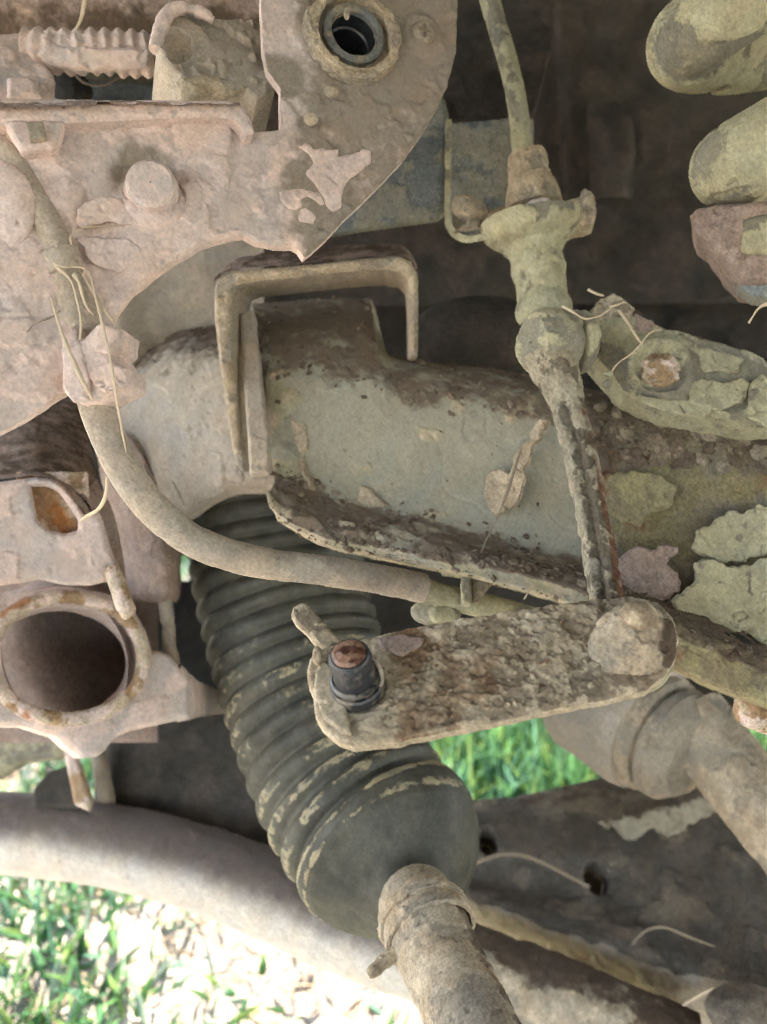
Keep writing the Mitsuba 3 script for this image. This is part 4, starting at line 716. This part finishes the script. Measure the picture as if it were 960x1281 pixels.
# ------------------------------------------------------------------ sensor link
p = 'sensor_link'; tag(p, 'rusty channel shaped link rod running from a ball socket down to the sensor arm', 'link rod')
c0 = pix(692, 428, .238); ax = np.array([.88, .10, -.45])
put(p + '__socket', lathe(c0 - ax * .0075, ax, [(-.0006, .0001), (0, .0072), (.0015, .0084), (.004, .0091), (.0105, .0089), (.0125, .0080), (.013, .0001)], 80, caked(.0007, 110, .0002, m0=-.06, seed=21)), 'mat_green')
put(p + '__socket_ring', lathe(c0 + ax * .0066, ax, [(-.001, .0001), (0, .0086), (.0006, .0092), (.0032, .0090), (.0038, .0001)], 70, caked(.0004, 150, .0002, m0=0)), 'mat_green')
ckl = caked(.0004, 210, .0002, m0=.0, seed=14)
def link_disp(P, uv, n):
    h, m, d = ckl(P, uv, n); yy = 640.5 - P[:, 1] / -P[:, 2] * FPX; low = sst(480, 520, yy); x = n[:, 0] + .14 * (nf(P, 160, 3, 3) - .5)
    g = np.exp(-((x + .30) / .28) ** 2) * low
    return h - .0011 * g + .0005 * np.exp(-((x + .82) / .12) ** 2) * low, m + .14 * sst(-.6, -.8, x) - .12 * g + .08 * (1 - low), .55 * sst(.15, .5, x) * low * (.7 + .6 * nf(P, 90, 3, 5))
put(p + '__rod', tube([(688, 440, .2365, 31), (694, 462, .236, 29), (704, 486, .235, 24), (714, 520, .2325, 19.5), (725, 560, .229, 18.5), (738, 625, .222, 18.5), (750, 690, .214, 19), (761, 765, .204, 19.5)], .0004, disp=link_disp), 'mat_link')

# ------------------------------------------------------------------ sensor arm with its stud
fr = Frame((440, 870, .1765), (820, 810, .1815), (600, 780, .188))
p = 'sensor_lever'; tag(p, 'mud crusted flat lever arm in the foreground with rounded ends and a side tab', 'lever arm')
stud = fr.uv([(449, 862)])[0]
cka = caked(.0004, 300, .0002, m0=.0, seed=17); ckc = caked(.0004, 110, .0001, m0=0, seed=27)
def arm_d(P, uv, x):
    h, m, d = cka(P, uv, x); h2, m2, _ = ckc(P, uv, x); e = np.hypot(uv[:, 0] - stud[0], uv[:, 1] - stud[1]); xx = P[:, 0] / -P[:, 2] * FPX + 480; yy = 640.5 - P[:, 1] / -P[:, 2] * FPX
    rough = sst(470, 510, xx + 30 * (nf(P, 150, 3, 2) - .5)); big = nf(P, 170, 5, 33); h = h * (.35 + .65 * rough) + rough * (.0016 * (big - .5) + .0004 * sst(.52, .56, nf(P, 240, 4, 36)) + .0014 * (nf(P, 480, 4, 37) - .5)) + (1 - rough) * (.0010 * (nf(P, 120, 4, 3) - .5) + h2)
    return h - .0006 * sst(.0062, .0056, e), .5 + (m - .5) * .7 + .7 * (big - .5) * rough + .12 * (1 - rough) + .3 * sst(.0085, .006, e), .5 * sst(.45, .65, nf(P, 60, 3, 44)) * rough * sst(960, 700, xx) + .35 * sst(470, 450, np.abs(xx - 500) + 430) * sst(830, 815, yy)
put(p + '__plate', plate([(385, 850), (383, 838), (388, 822), (400, 811), (420, 805), (470, 795), (540, 780), (640, 763), (700, 755), (745, 748), (790, 745), (824, 754), (842, 772), (850, 796), (847, 820), (834, 842), (812, 860), (770, 872), (700, 884), (600, 906), (500, 926), (444, 932), (424, 926), (404, 910), (394, 892), (392, 870)], fr, .0030, .00036, .0007, disp=arm_d, jit=.0004, jf=420, side_m=.75), 'mat_arm')
ft = fr.off(-.0008)
put(p + '__tab', plate([(364, 768), (367, 757), (378, 753), (388, 756), (396, 766), (414, 786), (432, 806), (426, 824), (410, 818), (396, 806), (384, 790), (370, 778)], ft, .0022, .0004, .0007, disp=caked(.0005, 170, .0002, m0=.05, seed=3), jit=.0002, side_m=.8), 'mat_arm')
put(p + '__tab_crumb', blob((397, 820, .1805), (6, 12, 5), 3, .3, 500), 'mat_arm')
fd = fr.off(.0009)
flake(p, [(400, 826), (412, 830), (424, 862), (434, 890), (440, 920), (420, 912), (404, 896), (396, 870), (394, 844)], fd, .0007, 9, 'mat_arm', 81, .0006)
flake(p, [(472, 800), (500, 794), (530, 796), (522, 810), (510, 818), (500, 824), (486, 814), (474, 812)], fd, .0006, 8, 'mat_brown', 82, .0007)
put(p + '__end_mound', blob((790, 806, .1812), (54, 47, 30), 5, .16, 110, 20, disp=lambda P, u, n: (.0009 * (nf(P, 300, 4, 3) - .5) + .0007 * sst(.5, .54, nf(P, 180, 4, 9)), .46 + .5 * (nf(P, 150, 4, 5) - .4), .75 * sst(812, 835, P[:, 0] / -P[:, 2] * FPX + 480 + 14 * (nf(P, 150, 2) - .5)) + .45 * sst(.42, .6, nf(P, 90, 3, 7)) * sst(760, 745, P[:, 0] / -P[:, 2] * FPX + 480))), 'mat_tan')
put(p + '__end_cap', blob((800, 770, .1715), (24, 18, 14), 4, .22, 200, -8), 'mat_arm')
put(p + '__under_boss', lathe(fr.p(790, 806, -.0066), fr.n, [(0, .0001), (.0004, .0082), (.001, .0092), (.0036, .0095), (.0040, .0088)], 80, caked(.0004, 130, .0002)), 'mat_green')
g = fr.uv([(x, y) for x in range(480, 760, 3) for y in range(760, 920, 3)]); gp = Polygon(fr.uv([(480, 805), (740, 757), (745, 865), (480, 920)])); g = g[shapely.contains_xy(gp, g[:, 0], g[:, 1])]
crumbs(p + '__mud_crumbs', fr.at(g, .0006), np.repeat(fr.n[None], len(g), 0), 220, .0002, .0008, 'mat_arm', 9, .6)
SB = fr.at(stud[None], -.0004)[0]; p = 'stud'; tag(p, 'black shouldered stud with a rusty copper coloured tip on the lever arm', 'stud')
SA = fr.n + np.array([-.12, .12, 0])
put(p + '__collar', lathe(SB, SA, [(0, .0057), (.0026, .0059), (.0031, .0055), (.0031, .0050), (.0036, .0050), (.0040, .0055), (.0046, .0055), (.0050, .0050), (.0050, .0044)], 64, lambda P, u, n: (.00006 * (nf(P, 900, 2) - .5), .18 + .6 * nf(P, 330, 4, 2), 0)), 'mat_stud')
put(p + '__body', lathe(SB, SA, [(.0049, .00465), (.0100, .0044), (.0103, .0046), (.0118, .0044), (.0125, .0039), (.0125, .0034)], 64, lambda P, u, n: (.00006 * (nf(P, 900, 2) - .5) + .00005 * np.sin((P - SB) @ SA * 9000), .08 + .62 * nf(P, 260, 4, 5), 0)), 'mat_stud')
put(p + '__tip', lathe(SB, SA, [(.0118, .0036), (.0126, .0036), (.0132, .0030), (.0138, .0015), (.0137, .0001)], 48, lambda P, u, n: (.0005 * (nf(P, 700, 3) - .5), nf(P, 420, 3, 2), 0)), 'mat_copper')
put(p + '__wire_ring', tube([tuple(q) for q in [(470, 826, .1745, 3), (476, 838, .1742, 3), (478, 850, .1742, 3), (474, 862, .1745, 3)]], .0003, 10, None), 'mat_hose')

# ------------------------------------------------------------------ ribbed boot and tie rod
p = 'ribbed_boot'; tag(p, 'large dark ribbed rubber boot with dried mud in its folds', 'rubber boot')
ctl = np.array([pix(*q) for q in [(338, 610, .350), (346, 700, .343), (368, 800, .332), (404, 910, .315), (452, 1010, .295), (492, 1068, .281), (518, 1120, .266), (533, 1148, .256)]])
Lc = np.r_[0, np.cumsum(np.linalg.norm(np.diff(ctl, axis=0), axis=1))]; axis_at = CubicSpline(Lc, ctl); Lb = Lc[-1]; z0 = Lc[5] - .013
nfold = 18; edge = z0 * ((np.arange(nfold + 1) + np.r_[0, np.random.default_rng(3).uniform(-.12, .12, nfold - 1), 0]) / nfold) ** 1.10
ss = np.linspace(0, Lb, 620); qi = np.clip(np.searchsorted(edge, ss, 'right') - 1, 0, nfold - 1); tt = np.clip((ss - edge[qi]) / (edge[qi + 1] - edge[qi]), 0, 1)
Ro = np.interp(ss / Lb, [0, .3, .7, .9], [.0365, .0350, .0335, .0330]); dep = np.interp(qi, [0, 5, nfold], [.0017, .0022, .0032])
Rr = Ro - dep * (1 - np.sin(np.pi * tt) ** .75)
end = np.interp(ss - z0, [0, .001, .004, .008, .012, .017, .022, .027, .031, .035, .04], [.0290, .0306, .0330, .0338, .0334, .0314, .0276, .0222, .0170, .0125, .010])
Rr = np.where(ss > z0, end, Rr)
from scipy.ndimage import gaussian_filter1d
Rr = gaussian_filter1d(Rr, 1.5)
Cb = axis_at(ss)
def boot_d(P, uv, n):
    k0 = np.clip((uv[:, 1] * 619 + .5).astype(int), 0, 619); s = ss[k0]; dr_ = Ro[k0] - Rr[k0]
    k = nf(P, 420, 4, 3); crest = sst(.0013, .0001, np.abs(dr_ - .0003)) * sst(.34, .7, nf(P, 45, 3, 6) + .10) * sst(.10, .5, s / Lb)
    line = np.exp(-((s - (z0 + .0055)) / .0013) ** 2)
    m = .10 + .38 * crest * (.4 + 1.2 * k) + .5 * line * (.3 + 1.1 * k) * sst(.3, .5, nf(P, 70, 3, 9)) + .16 * sst(.6, .8, s / Lb) * k
    return .00025 * sst(.45, .6, m) + .0001 * (nf(P, 700, 2) - .5) + .0022 * (nf(P, 28, 3, 14) - .5) + .0006 * (nf(P, 110, 3, 15) - .5), m, 0
put(p + '__folds', sweep(Cb, Rr, 260, boot_d, caps=False), 'mat_rubber')
p = 'tie_rod'; tag(p, 'muddy tie rod coming out of the boot towards the bottom edge', 'tie rod')
put(p + '__rod', tube([(519, 1122, .257, 44), (523, 1131, .2535, 49), (530, 1150, .248, 52), (552, 1200, .236, 51), (588, 1275, .218, 53), (625, 1350, .202, 55)], .0006, disp=caked(.0004, 70, .0002, m0=.02, damp_and_shade=lambda P, u, n: .55 * sst(.15, .75, n[:, 0] + .35 * (nf(P, 60, 3) - .5)))), 'mat_tan')  # right side darkened: shade painted into the rod colour
ca, cb = pix(525, 1138, .2515), pix(552, 1200, .236); cax = (cb - ca) / np.linalg.norm(cb - ca)
put(p + '__band', lathe(ca + cax * .001, cax, [(0, .0126), (.0003, .0137), (.0030, .0138), (.0034, .0130), (.0058, .0131), (.0062, .0139), (.0086, .0139), (.009, .0128)], 90, caked(.0006, 140, .0002, m0=.05)), 'mat_tan')
put(p + '__clip_ear', tube([(496, 1190, .238, 7), (480, 1204, .236, 8), (466, 1216, .234, 8), (461, 1220, .2335, 5)], .0005, disp=caked(.0004, 200, .0002)), 'mat_arm')

# ------------------------------------------------------------------ straws, roots
def straw(label, pts, mat='mat_straw', cat='straw', name='straw', group=None):
    pts = [(a, b, c, r * .62) for a, b, c, r in pts]
    tag(put(name, tube(pts, .0006, 8, lambda P, u, n: (.0004 * (nf(P, 420, 3) - .5), .5, 0), squash=(1, .5)), mat), label, cat, group)
straw('long flat straw lying down the front of the hose joint', [(64, 372, .196, 2), (76, 412, .194, 4), (92, 452, .192, 5), (106, 482, .191, 4), (117, 502, .193, 2)])
straw('long thin straw hanging from the hose joint down beside the hose', [(112, 340, .198, 2), (122, 380, .195, 3), (132, 420, .192, 3), (140, 460, .190, 3), (146, 500, .192, 2.5), (152, 535, .196, 2.5), (158, 566, .199, 1.5)])
straw('pale curled straw down the middle of the rubber hose neck', [(58, 322, .199, 3.5), (74, 336, .198, 4), (88, 350, .197, 3), (96, 375, .196, 2.5), (101, 398, .195, 3), (100, 425, .194, 2)])
straw('bent straw leaning right above the hose joint', [(103, 342, .198, 2.5), (112, 358, .197, 3), (124, 376, .196, 3.5), (134, 392, .195, 3), (142, 402, .195, 2)])
straw('frayed pale root strand on the rubber hose neck', [(92, 343, .197, 6), (98, 352, .196, 4), (104, 372, .196, 3.5), (110, 386, .196, 2.5), (117, 394, .196, 1.5)])
straw('thin straw wrapped across the top of the rubber hose neck', [(60, 324, .199, 2), (84, 334, .197, 2), (108, 338, .197, 2), (110, 341, .197, 1)])
straw('golden straw lying above the hose end on the mounting plate', [(90, 306, .197, 2), (90, 292, .199, 2.5), (100, 286, .20, 2.5), (122, 283, .203, 2.5), (156, 282, .207, 2)])
straw('broad pale straw hanging at the top left in front of the body tube', [(110, -30, .245, 4), (105, 6, .244, 5), (101, 24, .244, 4), (94, 38, .244, 2)])
straw('dark thin twig on the mounting plate left of the hose joint', [(34, 415, .1965, 1.5), (44, 405, .196, 1.5), (66, 396, .196, 1.5), (76, 388, .197, 1.2)], 'mat_root', 'twig', 'twig')
straw('looped rootlet curling behind the hose above the stamped strut', [(134, 596, .215, 3), (133, 616, .218, 4), (127, 632, .222, 4), (112, 644, .232, 4), (100, 652, .24, 3)])
straw('pale wiry root draped from the link socket over the bracket arm', [(704, 383, .226, 3), (714, 388, .225, 3.5), (726, 396, .226, 2), (740, 398, .231, 2), (756, 392, .236, 2), (766, 384, .238, 1.5)])
straw('forked straw on the muddy tip of the bracket arm', [(736, 362, .240, 3), (746, 367, .239, 3), (756, 370, .239, 2)])
straw('curly root sticking up at the bracket arm tip', [(762, 384, .238, 2), (770, 382, .238, 2.5), (776, 380, .238, 2), (780, 378, .238, 2), (784, 379, .238, 1.2)])
straw('fibre running from the bracket tip down to the rusty bolt', [(774, 388, .238, 3), (786, 404, .238, 3), (796, 420, .237, 3), (804, 432, .237, 2)])
straw('hair thin root with a clod at its lower end on the bracket arm', [(828, 412, .236, 1.2), (814, 416, .235, 1.4), (802, 430, .234, 1.4), (788, 444, .234, 1.4), (772, 456, .234, 1.6), (764, 468, .235, 2)])
tag(put('mud_clod', merge(blob((761, 468, .2345), (6, 4, 4), 3, .3, 400), blob((760, 480, .2345), (7, 6, 4), 3, .35, 400, 40)), 'mat_green'), 'tiny pale clod hanging on a root by the bracket arm', 'clod')
straw('brown rootlet hanging from the mud ridge on the crossmember face', [(652, 560, .240, 3), (640, 600, .240, 3.5), (628, 634, .2395, 2.5), (616, 660, .239, 1.6), (606, 682, .237, 1.4), (598, 706, .234, 1.4)], 'mat_root', 'rootlet', 'rootlet')
straw('bent pale rod lying across the control arm from hole to hole', [(560, 1098, .352, 4), (600, 1078, .352, 4.5), (630, 1069, .352, 4.5), (672, 1076, .351, 4.5), (700, 1090, .349, 4), (738, 1110, .347, 4)], 'mat_root')
straw('curved straw on the lower right of the control arm', [(792, 1182, .334, 2), (806, 1166, .332, 3.5), (828, 1160, .331, 4), (852, 1168, .330, 4), (894, 1184, .329, 2)], 'mat_root')
straw('short straw near the bottom right corner', [(855, 1258, .300, 2.5), (872, 1248, .299, 3), (893, 1236, .298, 1.5)])
straw('dark sliver stuck on the dome casting beside the hose', [(216, 602, .286, 2), (222, 614, .285, 2.5), (231, 632, .284, 1.5)], 'mat_root', 'sliver', 'sliver')
straw('fine curled hair under the lower edge of the lever arm', [(436, 920, .172, 1.5), (438, 930, .171, 1.4), (440, 940, .171, 1), (444, 946, .171, .8)], 'mat_root', 'rootlet', 'rootlet')
straw('twig caught in the dark gap below the conduit', [(92, 90, .27, 2.5), (104, 102, .27, 3), (126, 106, .27, 3), (146, 98, .27, 2.5), (158, 88, .27, 2)], 'mat_root', 'twig', 'twig')
straw('small pale straw bits under the crossmember flange edge', [(672, 726, .2235, 1.2), (664, 736, .2225, 2), (656, 750, .222, 1.5)])
straw('hair root at the far right edge under the angular bracket', [(975, 378, .235, 6), (950, 385, .235, 3), (942, 396, .235, 2), (937, 404, .235, 3)], 'mat_straw')
